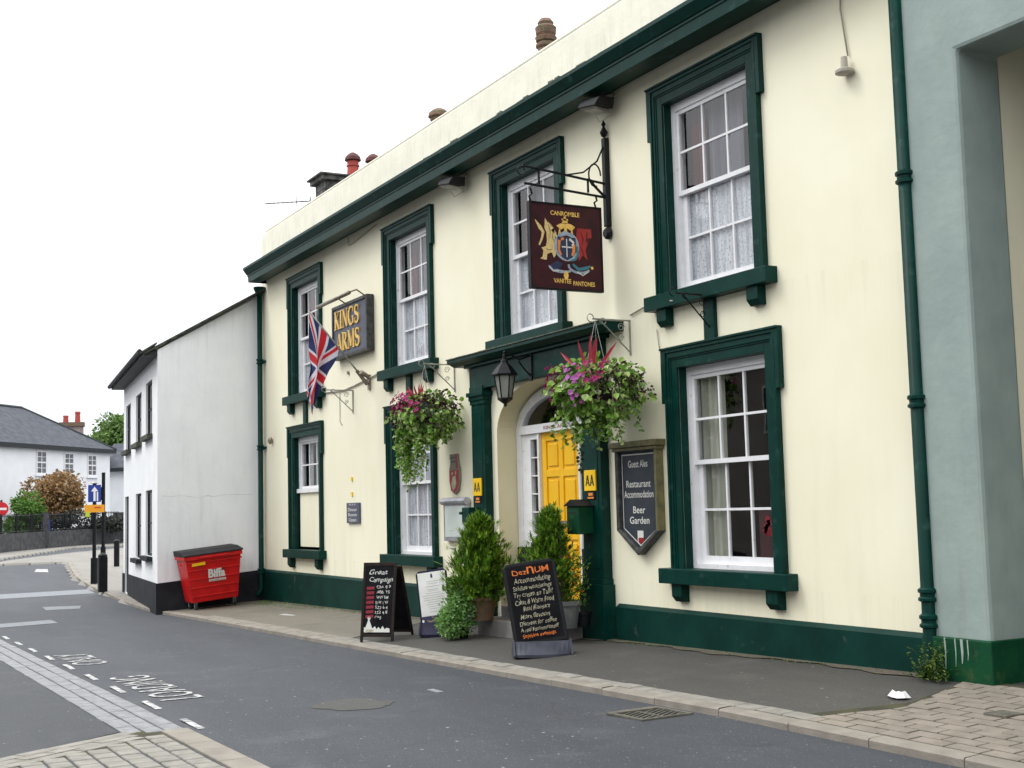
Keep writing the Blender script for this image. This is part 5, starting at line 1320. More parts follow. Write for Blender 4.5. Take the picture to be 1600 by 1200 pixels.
def swing_board(loc, ang, W, H, lean, rl, base_m, label, name='swing_board'):
    t = thing(name, loc, label, 'pavement sign')
    M = frame_on(loc, ang); ML = M @ Matrix.Translation((0, 0, 0.13)) @ Matrix.Rotation(rl, 4, 'Y') @ Matrix.Rotation(-lean, 4, 'X')
    # curved base trough
    b = MB(); n = 14; prof = []
    for i in range(n + 1):
        x = -W / 2 - 0.03 + (W + 0.06) * i / n; prof.append((x, 0.02 + 0.10 * (2 * abs(i / n - 0.5)) ** 2.2))
    # a rounded apron sweeping forward from the foot of the board
    w_ = W / 2 + 0.03; ft = [(-w_ * math.cos(PI * i / n), -0.05 - 0.15 * math.sin(PI * i / n) ** .7) for i in range(n + 1)]
    for i in range(n):
        (xa, ya), (xb, yb) = ft[i], ft[i + 1]
        b.face([(xa, ya, 0.03), (xb, yb, 0.03), (xb, -0.01, 0.16), (xa, -0.01, 0.16)]); b.face([(xa, ya, 0.0), (xb, yb, 0.0), (xb, yb, 0.03), (xa, ya, 0.03)])
    b.box(-w_, -0.05, 0, w_, 0.18, 0.02)
    b.prism([(-W / 2 - 0.03, -0.16, 0.02), (-W / 2 - 0.03, 0.18, 0.02), (-W / 2 - 0.03, 0.05, 0.18), (-W / 2 - 0.03, -0.02, 0.18)], (0.02, 0, 0)); b.prism([(W / 2 + 0.01, -0.16, 0.02), (W / 2 + 0.01, 0.18, 0.02), (W / 2 + 0.01, 0.05, 0.18), (W / 2 + 0.01, -0.02, 0.18)], (0.02, 0, 0))
    T(b, M).build('base', base_m, t)
    return t, ML
t2, M2 = swing_board((-16.02, -1.00, gp(-16.0, -1.0)), R(57), 0.40, 0.80, R(10), R(-7), PLASTICN, 'dark blue framed swing board holding a white printed poster')
b = MB(); r = 0.04; w, h = 0.215, 0.76
P = [(-w, 0), (w, 0), (w, h - r), (w - r, h), (-w + r, h), (-w, h - r)]
b.prism([(x, 0, z) for x, z in P], (0, 0.03, 0)); T(b, M2).build('panel', PLASTICN, t2, bevel=0.006)
b = MB(); b.box(-w + .025, -0.004, 0.14, w - .025, -0.001, h - .03); T(b, M2).build('poster', PAPER, t2)
b = MB(); rr = random.Random(4)
for k, z in enumerate([.60, .57, .53, .49, .47, .44, .41, .38, .35, .32, .29, .26, .23, .19]):
    hw = rr.uniform(0.06, 0.16); b.face([(-hw, -0.006, z), (hw, -0.006, z), (hw, -0.006, z + 0.006), (-hw, -0.006, z + 0.006)])
T(b, M2).build('small_print', PAPERT, t2)
b = MB(); b.box(-w + .02, -0.006, 0.03, w - .02, -0.002, 0.138); b.face([(-0.015, -0.006, .65), (0.015, -0.006, .65), (0.012, -0.006, .70), (0, -0.006, .71), (-0.012, -0.006, .70)]); T(b, M2).build('footer', NAVYP, t2)
wr('footer_lettering', PALEGOLD, [('The', -0.06, 0.105, 0.03, 0.07, 0), ('Ckwxanirimg', -0.12, 0.06, 0.04, 0.20, 0)], M2, t2, -0.008)
b = MB(); b.box(0.125, -0.009, 0.04, 0.175, -0.006, 0.12); b.face([(-0.175 + .015 * math.cos(a * .8), -0.008, .08 + .02 * math.sin(a * .8)) for a in range(8)]); T(b, M2).build('footer_badge', PAPER, t2)

t3, M3 = swing_board((-12.70, -1.25, gp(-12.7, -1.25)), R(66), 0.60, 0.92, R(10), R(-7.5), PLASTICG, 'black swing chalkboard with an orange heading and cream handwriting, on a curved base')
b = MB(); w, h, r = 0.305, 0.93, 0.05
P = [(-w, 0), (w, 0), (w, h - r), (w - r, h), (-w + r, h), (-w, h - r)]
b.prism([(x, 0, z) for x, z in P], (0, 0.035, 0)); T(b, M3).build('panel', BLACK, t3, bevel=0.01)
b = MB(); b.box(-w + .04, -0.003, 0.05, w - .04, -0.001, h - .035); T(b, M3).build('writing_surface', BOARD, t3)
wr('heading', CHALKO, [('Dez', -0.20, 0.79, 0.085, 0.16, 0), ('n', -0.03, 0.79, 0.17, 0.075, 0), ('UM', 0.06, 0.79, 0.10, 0.15, 0)], M3, t3, -0.005)
wr('handwriting', CHALKC, [('Accommodating', -0.20, 0.70, 0.085, 0.42, .2), ('Sabilies wonderings', -0.22, 0.62, 0.072, 0.44, .2), ('Try cream an Talk!', -0.22, 0.54, 0.08, 0.44, .2), ('Cakes & Warm Food', -0.22, 0.46, 0.08, 0.44, .2),
   ('Real Flavours', -0.14, 0.385, 0.075, 0.30, .2), ('More flavours', -0.19, 0.30, 0.075, 0.34, .2), ('Discreet for coffee', -0.21, 0.225, 0.07, 0.42, .2), ('A real Fancommitted!', -0.21, 0.155, 0.065, 0.43, .2)], M3, t3, -0.005)
wr('footer_writing', CHALKO, [('Sephine', -0.20, 0.09, 0.06, 0.18, .2), ('evenings', 0.0, 0.09, 0.06, 0.18, .2)], M3, t3, -0.005)

# ---------------------------------------------------------------- plants by the steps
def spray_cone(t, x, y, z0, z1, r, n, seed, m, name='foliage', tip=0.075):
    rr = random.Random(seed); b = MB()
    lumps = [(rr.uniform(0, 2 * PI), rr.uniform(0.05, 0.95), rr.uniform(0.10, 0.24)) for _ in range(26)]
    nb = n // 22
    for i in range(nb):                                          # upswept branches, each ending in a clump of scale-leaf fans
        u = ((i + rr.random()) / nb) ** 1.1; a = i * 2.399 + rr.uniform(-.4, .4)
        prof = (0.55 + 0.45 * min(1, u * 4)) * (1 - u) ** 0.78
        Lb = r * prof * rr.uniform(0.62, 1.45) + 0.03
        el = rr.uniform(0.25, 0.9) + u * 0.8; d0 = Vector((math.cos(a), math.sin(a), el)).normalized()
        o0 = Vector((x, y, z0 + u * (z1 - z0) * 0.93 - 0.04))
        for k in range(22):
            f = 0.25 + 0.75 * (k / 21) ** 0.8; cl = 0.05 + 0.22 * Lb
            c = o0 + Vector((d0.x, d0.y, 0)) * (Lb * f) + Vector((0, 0, el * Lb * f * 0.45)) + Vector((rr.gauss(0, cl), rr.gauss(0, cl), rr.gauss(0, cl * .8))) * 0.55
            out = (d0 + Vector((rr.gauss(0, .45), rr.gauss(0, .45), rr.gauss(.2, .4)))).normalized()
            side = out.cross(Vector((rr.gauss(0, 1), rr.gauss(0, 1), rr.gauss(0, 1)))).normalized()
            L = rr.uniform(0.6, 1.2) * tip
            for q in (-1.1, -0.65, -0.25, 0.25, 0.65, 1.1):
                b.leaf(c + out * L * 0.25 * (1 - abs(q)), out + side * q * 0.9, Vector((0, 0, 1)) + side * 0.2, L * (1.15 - 0.4 * abs(q)), L * 0.19, fold=0.1)
    o = b.build(name, m, t); o['kind'] = 'stuff'
def pot(t, x, y, z, r, h, m):
    b = MB(); b.lathe([(r * 0.72, 0), (r * 0.95, h * 0.82), (r * 1.05, h * 0.84), (r * 1.05, h), (r * 0.9, h), (r * 0.88, h * 0.93)], x, y, 18, z); b.build('pot', m, t, smooth=False)
    b = MB(); b.lathe([(r * 0.88, 0), (0.01, 0.01)], x, y, 14, z + h * 0.92); b.build('soil', SOIL, t)
c1 = thing('potted_conifer', (-15.22, -0.72, gp(-15.2, -0.7)), 'bushy potted conifer left of the steps, wider of the pair', 'plant')
pot(c1, -15.20, -0.72, 0.055, 0.19, 0.30, TERRA); c1b = MB(); c1b.tube([(-15.22, -0.72, 0.3), (-15.25, -0.72, 1.2)], [0.03, 0.01], 7); c1b.build('trunk', BARK, c1)
spray_cone(c1, -15.24, -0.72, 0.30, 1.43, 0.50, 2900, 5, CONIFER, tip=0.105)
c2 = thing('potted_conifer', (-13.45, -0.62, 0.0), 'narrow pointed potted conifer right of the steps by the letter box', 'plant')
pot(c2, -13.43, -0.52, 0.06, 0.20, 0.32, GREYPOT); b = MB(); b.tube([(-13.43, -0.52, 0.3), (-13.45, -0.55, 1.2)], [0.03, 0.01], 7); b.build('trunk', BARK, c2)
spray_cone(c2, -13.62, -0.58, 0.36, 1.52, 0.36, 2100, 9, CONIFER, tip=0.095)
c3 = thing('potted_herb', (-15.5, -0.95, gp(-15.5, -0.9)), 'low bushy light green plant spilling beside the poster board', 'plant')
pot(c3, -15.45, -0.92, gp(-15.45, -0.9), 0.13, 0.18, BLACK)
rr = random.Random(21); b = MB()
for i in range(3600):
    d = Vector((rr.gauss(0, 1), rr.gauss(0, 1), rr.gauss(0, 1))).normalized(); rad = rr.uniform(0.55, 1.05)
    lx_, ly_, lz_, lr_ = [(-15.38, -.98, .30, .26), (-15.58, -1.02, .18, .17), (-15.22, -1.0, .46, .17), (-15.42, -.95, .55, .13), (-15.30, -1.12, .20, .18), (-15.62, -.9, .38, .11)][(0, 0, 0, 1, 2, 3, 4, 4, 5)[i % 9]]
    p = Vector((lx_ + d.x * lr_ * rad * 1.1, ly_ + d.y * lr_ * rad, gp(-15.4, -0.9) + lz_ + d.z * lr_ * rad))
    if p.z < gp(-15.4, -.9) + 0.02: p.z = gp(-15.4, -.9) + 0.03
    b.leaf(p, d + Vector((rr.gauss(0, .5), rr.gauss(0, .5), rr.gauss(0, .5))), Vector((0, 0, 1)) + d, rr.uniform(0.03, 0.06), 0.026)
b.build('foliage', HERB, c3)['kind'] = 'stuff'
c4 = thing('flower_pot', (-13.35, -0.55, 0.05), 'small pot of orange flowers tucked behind the right conifer', 'plant')
pot(c4, -13.36, -0.30, 0.06, 0.10, 0.18, BLACK)
rr = random.Random(31); b = MB(); b2 = MB()
for i in range(20):
    p = Vector((-13.32 + rr.gauss(0, 0.06), -0.40 + rr.gauss(0, 0.05), rr.uniform(0.35, 1.05)))
    for k in range(5): b.leaf(p, Vector((rr.gauss(0, 1), rr.gauss(0, 1), rr.gauss(0, 1))), Vector((0, -1, 0.2)), 0.022, 0.02)
for i in range(260):
    p = Vector((-13.32 + rr.gauss(0, 0.06), -0.38 + rr.gauss(0, 0.06), rr.uniform(0.28, .9))); b2.leaf(p, Vector((rr.gauss(0, 1), rr.gauss(0, 1), 0.6)), Vector((0, -1, .3)), 0.05, 0.02)
b.build('blossom', ORANGEPET, c4)['kind'] = 'stuff'; b2.build('foliage', CONIFER, c4)['kind'] = 'stuff'
c5 = thing('low_fern', (-14.6, -0.55, 0.06), 'arching green fronds between the two conifers on the step', 'plant')
pot(c5, -14.55, -0.40, 0.20, 0.14, 0.2, BLACK); rr = random.Random(41)
for i in range(16):
    b = MB(); a = rr.uniform(0, 2 * PI); L = rr.uniform(0.3, 0.48); q = Vector((-14.55, -0.40, 0.40)); d = Vector((math.cos(a), math.sin(a), 1.5)).normalized()
    for k in range(12):
        q = q + d * L / 12; d = (d + Vector((math.cos(a) * 0.12, math.sin(a) * 0.12, -0.16))).normalized(); s = d.cross(Z_).normalized()
        for sg in (-1, 1): b.leaf(q, d * 0.6 + s * sg, Z_, 0.09 * (1 - k / 14), 0.028)
    b.build('frond', CONIFER, c5)
# weeds at the pipe foot
rr = random.Random(51); b = MB()
for i in range(75):
    x, y = -7.92 + rr.gauss(0, 0.10), -0.24 + rr.gauss(0, 0.05); h = rr.uniform(0.05, 0.36) if abs(x + 7.93) < .1 else rr.uniform(.04, .14); q = Vector((x, min(y, -0.17), gp(x, y))); d = Vector((rr.gauss(0, .25), rr.gauss(0, .15), 1))
    for k in range(int(h / 0.025)):
        q = q + d * 0.025; d = (d + Vector((rr.gauss(0, .1), rr.gauss(0, .1), 0))).normalized(); b.leaf(q, Vector((rr.gauss(0, 1), rr.gauss(0, 1), 0.5)), Z_, rr.uniform(0.02, 0.05), 0.02)
tag(b.build('weeds', mat('weed_leaves', (0.05, 0.1, 0.02), island=[(0.02, 0.05, 0.01), (0.05, 0.11, 0.015), (0.14, 0.2, 0.02)], rough=0.7, transl=0.3)), 'scruffy green weeds growing at the foot of the right drainpipe', 'weeds')
rr = random.Random(52); b = MB()
for (xa, xb, ya, n, hh) in ((-26.6, -20.5, -0.10, 500, 0.03), (-13.0, -8.4, -0.09, 220, 0.018), (-26.0, -23.2, -0.34, 400, 0.022)):
    for i in range(n):
        x = rr.uniform(xa, xb); x = xa + (xb - xa) * (0.5 + 0.5 * math.sin((x - xa) * 2.3)) * rr.random() if rr.random() < .5 else x
        y = ya - abs(rr.gauss(0, 0.05 if hh < .025 and ya > -0.2 else 0.12)); b.leaf(Vector((x, y, gp(x, y) - 0.003)), Vector((rr.gauss(0, .5), rr.gauss(0, .5), 0.7)), Y_, rr.uniform(.5, 1) * hh * 1.4, 0.012)
o = b.build('moss_tufts', GREENL); tag(o, 'thin green moss and grass along the foot of the wall', 'moss', kind='stuff')
# litter
b = MB(); rr = random.Random(3); cx_, cy_, cz_ = -7.62, -0.93, gp(-7.6, -0.9)
ringp = []
for k in range(12):
    a = 2 * PI * k / 12; ringp.append((cx_ + (0.11 + rr.uniform(-.02, .02)) * math.cos(a), cy_ + (0.07 + rr.uniform(-.015, .015)) * math.sin(a), cz_ + 0.004 + rr.uniform(0, .008)))
for k in range(12):
    p, q = ringp[k], ringp[(k + 1) % 12]; m_ = lambda s: (cx_ + (s[0] - cx_) * .55, cy_ + (s[1] - cy_) * .55, cz_ + 0.045 + 0.01 * math.sin(s[0] * 90))
    b.face([p, q, m_(q), m_(p)]); b.face([m_(p), m_(q), (cx_ + 0.01, cy_, cz_ + 0.025)])
small('litter', b, WHITES, 'crumpled white paper litter lying on the dark tarmac pavement', 'litter')
b = MB(); b.prism([(-22.5, -1.1, gp(-22.5, -1.1) + 0.004), (-21.9, -1.05, gp(-21.9, -1.05) + 0.004), (-21.85, -1.0, gp(-21.9, -1.) + 0.004), (-22.4, -1.02, gp(-22.4, -1.) + 0.004)], (0, 0, 0.012)); small('card_scrap', b, PAPERT, 'flat pale strip of card lying on the pavement before the bin', 'litter')

# ---------------------------------------------------------------- red waste bin
BN = thing('wheeled_bin', (-26.2, -1.35, gp(-26, -1.35)), 'large red wheeled waste bin with black lid against the white gable', 'waste bin')
MBn = Matrix.Translation((-25.95, -1.235, gp(-25.95, -1.3))) @ Matrix.Rotation(R(90), 4, 'Z') @ Matrix.Rotation(R(-5.5), 4, 'Y') @ Matrix.Diagonal((0.865, 1, 0.97, 1))
# local: x along its width (world +y), y away from the viewer (world -x), z up
def taper(b, z0, z1, w0, w1, f0, f1, bk, e=0):
    P = [(-w0, f0, z0), (w0, f0, z0), (w0, bk, z0), (-w0, bk, z0), (-w1, f1, z1), (w1, f1, z1), (w1, bk, z1), (-w1, bk, z1)]
    bb = len(b.v); b.v += P
    for q in ((0, 3, 2, 1), (4, 5, 6, 7), (0, 1, 5, 4), (1, 2, 6, 5), (2, 3, 7, 6), (3, 0, 4, 7)): b.f.append(tuple(bb + i for i in q)); b.mi.append(0)
b = MB(); taper(b, 0.17, 1.12, 0.54, 0.66, 0.16, 0.0, 0.78); T(b, MBn).build('body', BINRED, BN, bevel=0.015)
b = MB()
for z in (0.28, 0.46, 0.64, 0.82, 0.98):
    t_ = (z - 0.17) / 0.95; w_ = 0.54 + 0.12 * t_; f_ = 0.16 - 0.16 * t_
    b.box(-w_ + 0.01, f_ - 0.018, z, w_ - 0.01, f_ + 0.02, z + 0.03)
b.box(-0.68, -0.03, 1.06, 0.68, 0.0, 1.14); b.box(-0.69, 0.0, 1.07, -0.66, 0.78, 1.14); b.box(0.66, 0.0, 1.07, 0.69, 0.78, 1.14)
T(b, MBn).build('ribs', BINRED, BN, bevel=0.006)
b = MB(); b.prism([(-0.70, -0.05, 1.142), (-0.70, 0.80, 1.142), (-0.70, 0.82, 1.26), (-0.70, 0.3, 1.24), (-0.68, -0.04, 1.17)], (1.40, 0, 0)); T(b, MBn).build('lid', BINLID, BN, bevel=0.012)
for sx in (-1, 1):
    b = MB(); b.tube([(sx * 0.69, 0.25, 0.98), (sx * 0.74, 0.25, 0.98)], 0.02, 8); T(b, MBn).build('trunnion', BINRED, BN)
    for yy in (0.22, 0.68):
        w = MB(); w.lathe([(0.02, -0.02), (0.08, -0.02), (0.085, 0), (0.08, 0.02), (0.02, 0.02)], 0, 0, 14); w.v = [(sx * 0.46 + z, yy + x, 0.085 + y) for x, y, z in w.v]
        wo = T(w, MBn).build('wheel', RUBBER, BN)
        f = MB(); f.box(sx * 0.46 - 0.035, yy - 0.02, 0.06, sx * 0.46 - 0.028, yy + 0.02, 0.17); f.box(sx * 0.46 + 0.028, yy - 0.02, 0.06, sx * 0.46 + 0.035, yy + 0.02, 0.17); f.box(sx * 0.46 - 0.035, yy - 0.03, 0.16, sx * 0.46 + 0.035, yy + 0.03, 0.172); T(f, MBn).build('fork', ALU, wo, org=(-26.2, -1.35, gp(-26, -1.35)))
b = MB(); b.tube([(-.35, -.035, 1.10), (-.35, -.075, 1.10), (.35, -.075, 1.10), (.35, -.035, 1.10)], .012, 6); T(b, MBn).build('handle', BINRED, BN)
b = MB()
def ff(z): return 0.16 - 0.16 * (z - 0.17) / 0.95 - 0.022
sl = Vector((0, -0.16 / 0.95, 1)).normalized()
text_mb(b, 'Biffa', (-0.15, ff(0.66), 0.66), X_, sl, 0.24, depth=0.001, width=0.40, bold=0.045)
b.prism([(-0.14, ff(0.575), 0.575), (0.26, ff(0.575), 0.575), (0.26, ff(0.62), 0.62), (-0.14, ff(0.62), 0.62)], (0, -0.002, 0)); T(b, MBn).build('lettering', CHALK, BN)
b = MB(); text_mb(b, 'www.biffa.co.uk', (-0.12, ff(0.585) - 0.003, 0.585), X_, sl, 0.04, depth=0.001, width=0.36, bold=0.01); T(b, MBn).build('web_address', RED, BN)
b = MB(); b.prism([(-0.52, ff(0.93), 0.93), (-0.21, ff(0.94), 0.94), (-0.21, ff(1.0), 1.00), (-0.52, ff(0.99), 0.99)], (0, -0.003, 0)); T(b, MBn).build('yellow_label', AAY, BN)

# ---------------------------------------------------------------- roof furniture behind the parapet
CH = thing('stone_chimney', (-26.0, 1.8, 7.2), 'dark stone chimney stack behind the left end of the parapet', 'chimney')
b = MB()
b.box(-26.35, 1.08, 7.0, -25.75, 2.9, 8.62); b.build('core', STACK, CH)
for k in range(9):
    z = 7.12 + k * 0.165; off = 0.15 * (k % 2)
    for (a, c) in ((1.08 + off - 0.3, 2.9),):
        y = a
        while y < 2.9:
            y0, y1 = max(y, 1.08), min(y + 0.42, 2.9)
            if y1 - y0 > 0.08:
                bb = MB(); bb.box(-25.75, y0 + .006, z + .006, -25.725 + rnd.uniform(-.008, .008), y1 - .006, z + .159); bb.build('stone_block', STACK, CH)
            y += 0.42
    for j in range(2):
        bb = MB(); bb.box(-26.34 + j * .3 + .006, 1.05, z + .006, -26.34 + (j + 1) * .3 - .006, 1.08, z + .159); bb.build('stone_block', STACK, CH)
b = MB(); b.box(-26.45, 0.96, 8.62, -25.65, 3.0, 8.72); b.box(-26.5, 0.90, 8.72, -25.6, 3.05, 8.76); b.build('cap', STACK, CH, bevel=0.01)
COWLR = mat('sooty_red_cowl', (0.05, 0.012, 0.010), (0.11, 0.02, 0.015), rough=0.7, scale=9)
def cpot(x, y, z, h, r, m, label, par=None, cowl=True):
    t = thing('chimney_pot', (x, y, z), label, 'chimney pot')
    b = MB(); b.lathe([(r * 1.1, 0), (r, 0.05), (r * 0.92, h * .7), (r * 1.08, h * .72), (r * 1.08, h * .76), (r * .95, h * .8), (r * .95, h)], x, y, 14, z); b.build('pot', m, t)
    if cowl:
        b = MB(); b.lathe([(r * 1.0, 0), (r * 1.35, 0.02), (r * 1.25, 0.09), (r * .8, 0.16), (r * .3, 0.2)], x, y, 14, z + h); b.build('cowl', COWLR if m is POTRED else POTBR, t)
cpot(-26.0, 1.80, 8.765, 0.40, 0.135, POTRED, 'taller red clay chimney pot with dark cowl on the stone stack')
cpot(-26.0, 2.28, 8.765, 0.42, 0.135, POTRED, 'second red chimney pot, half hidden by the parapet')
mc = thing('chimney', (-20.9, 1.5, 7.2), 'brown capped chimney pot just showing over the middle of the parapet', 'chimney')
b = MB(); b.box(-21.25, 1.2, 7.2, -20.55, 1.9, 8.22); b.build('base', PARAP, mc)
b = MB(); b.lathe([(.17, 0), (.155, .05), (.15, .38), (.17, .40), (.15, .44)], -20.9, 1.5, 14, 8.22); b.build('pot', POTBR, mc)
b = MB(); b.lathe([(.15, 0), (.205, .02), (.19, .09), (.12, .15), (.05, .18)], -20.9, 1.5, 14, 8.66); b.build('cowl', POTBR, mc)
op = thing('chimney', (-16.9, 1.5, 7.2), 'ornate brown chimney pot with banded crown, highest above the parapet', 'chimney')
b = MB(); b.box(-17.28, 1.2, 7.2, -16.58, 1.9, 7.72); b.build('base', PARAP, op)
b = MB(); b.lathe([(0.135, 0), (0.135, 0.62), (0.13, 0.95)], -16.93, 1.5, 14, 7.72); b.build('pot', mat('pinkish_clay', (0.25, 0.17, 0.13), (0.16, 0.12, 0.09), rough=0.9, scale=14, bump=0.5, bscale=40), op)
b = MB(); b.lathe([(0.13, 0), (0.165, 0.03), (0.165, 0.07), (0.13, 0.10), (0.16, 0.12), (0.175, 0.18), (0.14, 0.20), (0.16, 0.24), (0.17, 0.34), (0.12, 0.38), (0.13, 0.42), (0.09, 0.48), (0.03, 0.49)], -16.93, 1.5, 16, 8.64); b.build('crown', POTBR, op)
AE = thing('tv_aerial', (-26.6, 1.2, 7.3), 'thin television aerial pointing left behind the parapet', 'aerial')
b = MB(); b.tube([(-26.55, 1.0, 7.2), (-26.55, 1.0, 8.42)], 0.015, 6); b.build('mast', PALEMETAL, AE)
ab = lambda t: Vector((-26.55 - .47 * t, 1.0 - .88 * t, 8.33 - .035 * t))
b = MB(); b.tube([ab(-.1), ab(1.0)], 0.012, 6)
for k in range(9): p = ab(.1 + k * .1); b.tube([p + Vector((-.08, .04, 0)), p + Vector((.08, -.04, 0))], 0.005, 5)
for t in (.16, .3): p = ab(t); b.tube([p + Vector((0, 0, -.1)), p + Vector((0, 0, .13))], 0.006, 5)
b.build('boom', DARKWOOD, AE)

# ---------------------------------------------------------------- grey building to the right
GB = thing('grey_building', (-7.8, 0, 0), 'pale grey green rendered building with a tall open passage at the right', 'building')
gx0, gx1, gyf = -8.12, -7.42, -0.10
px1 = -3.4
b = MB(); b.prism([(gx0, gyf, -.2), (gx1, gyf, -.2), (gx1, gyf, 5.22), (px1, gyf, 5.22), (px1, gyf, -.2), (2.5, gyf, -.2), (2.5, gyf, 9), (gx0, gyf, 9)], (0, 0.52, 0)); b.build('wall', GREYW, GB, bevel=0.035)
for q in ((gx0 + 0.0, gx1 + 0.04), (px1 - 0.04, 2.5)): b = MB(); b.box(q[0], gyf - 0.045, -0.3, q[1], 0.46, 0.34); b.build('plinth', GREENM, GB, bevel=0.01)
b = MB(); b.box(gx1 - 0.6, 0.42, -0.2, gx1 - 0.02, 9, 5.6); b.build('passage_wall', CREAM, GB)
b = MB(); b.box(px1 + 0.02, 0.42, -0.2, px1 + 0.6, 9, 5.6); b.box(gx1 - 0.02, 8.8, -0.2, px1 + 0.02, 9, 5.6); b.build('passage_side', CREAM, GB)
b = MB(); b.box(gx1 - 0.6, 0.42, 5.6, px1 + 0.6, 9, 5.8); b.build('passage_ceiling', DARKWOOD, GB)
b = MB(); b.lathe([(0.03, 0), (0.06, 0.04), (0.06, 0.16), (0.03, 0.2)], -7.34, 0.72, 10, 3.42); small('bulkhead_lamp', b, WIRE, 'small cream fitting on the cream wall inside the passage', 'lamp')
for k, (xx, w_) in enumerate(((-7.86, .008), (-7.75, .006), (-7.68, .014), (-7.62, .006))):
    b = MB(); z = 0.335; P = [(xx, -0.148, z)]; 
    b.tube([(xx, -0.1465, 0.336), (xx + .004, -0.1465, 0.22), (xx - .004, -0.1465, 0.08 + 0.03 * k)], [w_, w_ * .8, w_ * .3], 6); b.build('paint_drip', mat('drip%d' % k, (0.35, 0.42, 0.38), rough=.7), GB)

# ---------------------------------------------------------------- white building on the left
WB = thing('white_building', (-26.9, -2.2, -0.4), 'white two storey building with black plinth projecting beside the pub', 'building')
c0 = Vector((-26.9, -2.24, 0)); c1_ = Vector((-34.1, -1.42, 0)); wd = (c1_ - c0).normalized(); wn_ = Vector((wd.y, -wd.x, 0))
if wn_.y > 0: wn_ = -wn_
LEN = 7.6; EZ = 4.96
def wp(s, d, z): p = c0 + wd * s - wn_ * d; return (p.x, p.y, z)      # s along the front, d into the building
wins = [(1.0, 2.25, 3.27, 4.46), (3.2, 4.45, 3.22, 4.38), (5.75, 7.0, 3.18, 4.34), (1.0, 2.25, 0.66, 2.08), (3.2, 4.45, 0.55, 2.05), (6.2, 7.2, -0.4, 2.03)]
ss = sorted({0, LEN} | {w[0] for w in wins} | {w[1] for w in wins}); zs_ = sorted({-0.6, EZ} | {w[2] for w in wins} | {w[3] for w in wins})
b = MB()
for i in range(len(ss) - 1):
    for j in range(len(zs_) - 1):
        cs, cz = (ss[i] + ss[i + 1]) / 2, (zs_[j] + zs_[j + 1]) / 2
        if any(w[0] < cs < w[1] and w[2] < cz < w[3] for w in wins): continue
        b.face([wp(ss[i], 0, zs_[j]), wp(ss[i + 1], 0, zs_[j]), wp(ss[i + 1], 0, zs_[j + 1]), wp(ss[i], 0, zs_[j + 1])])
b.face([(-26.9, -2.24, -0.6), (-26.9, 0, -0.6), (-26.9, 0, 6.24), (-26.9, -2.24, EZ)])
b.face([(-26.902, 0, -0.6), (-26.902, 2.6, -0.6), (-26.902, 2.6, 7.7), (-26.902, 0, 6.24)])
b.face([wp(LEN, 0, -0.6), wp(LEN, 4.6, -0.6), wp(LEN, 4.6, 7.5), wp(LEN, 0, EZ)])
for w in wins:
    d = 0.09
    b.face([wp(w[0], 0, w[2]), wp(w[0], d, w[2]), wp(w[0], d, w[3]), wp(w[0], 0, w[3])]); b.face([wp(w[1], 0, w[2]), wp(w[1], d, w[2]), wp(w[1], d, w[3]), wp(w[1], 0, w[3])])
    b.face([wp(w[0], 0, w[3]), wp(w[1], 0, w[3]), wp(w[1], d, w[3]), wp(w[0], d, w[3])]); b.face([wp(w[0], 0, w[2]), wp(w[1], 0, w[2]), wp(w[1], d, w[2]), wp(w[0], d, w[2])])
b.build('wall', WWALL, WB)
for k, w in enumerate(wins):
    d = 0.065; name = 'door' if k == 5 else 'window'
    f = MB()
    def fb(s0, s1, z0, z1, d0=0.045, d1=0.085):
        f.prism([wp(s0, d0, z0), wp(s1, d0, z0), wp(s1, d0, z1), wp(s0, d0, z1)], tuple(-wn_ * (d1 - d0)))
    if k == 5:
        fb(w[0], w[1], w[2], w[3]); f.build(name, BLACKP, WB)
    else:
        fb(w[0], w[0] + .05, w[2], w[3]); fb(w[1] - .05, w[1], w[2], w[3]); fb(w[0] + .05, w[1] - .05, w[2], w[2] + .05); fb(w[0] + .05, w[1] - .05, w[3] - .05, w[3]); fb(w[0] + .05, w[1] - .05, (w[2] + w[3]) / 2 - .02, (w[2] + w[3]) / 2 + .02, .05, .08)
        W_ = f.build(name, BLACKP, WB)
        for (za, zb) in ((w[2], (w[2] + w[3]) / 2), ((w[2] + w[3]) / 2, w[3])):
            p = MB(); p.face([wp(w[0] + .05, d, za), wp(w[1] - .05, d, za), wp(w[1] - .05, d, zb), wp(w[0] + .05, d, zb)]); p.build('pane', GLASS, W_)
        p = MB(); s0, s1 = w[0] - .1, w[1] + .1
        p.prism([wp(s0, -0.12, w[2] - .10), wp(s1, -0.12, w[2] - .10), wp(s1, 0.04, w[2] - .10), wp(s0, 0.04, w[2] - .10)], (0, 0, .099)); p.build('sill', SLATEM if k < 3 else BLACKP, W_)
b = MB(); b.face([wp(0.3, .6, -0.5), wp(LEN - .2, .6, -0.5), wp(LEN - .2, .6, EZ), wp(0.3, .6, EZ)]); b.build('interior', DARKIN, WB)
b = MB(); b.prism([wp(-0.03, -0.03, -0.65), wp(6.18, -0.03, -0.65), wp(6.18, -0.03, 0.10), wp(-0.03, -0.03, 0.14)], tuple(-wn_ * 0.03)); b.prism([wp(7.2, -0.03, -0.65), wp(LEN + .02, -0.03, -0.65), wp(LEN + .02, -0.03, 0.08), wp(7.2, -0.03, 0.08)], tuple(-wn_ * 0.03))
b.prism([(-26.87, -2.265, -0.65), (-26.87, 0.0, -0.65), (-26.87, 0.0, 0.33), (-26.87, -2.265, 0.14)], (-0.029, 0, 0)); b.build('plinth', BLACKP, WB)
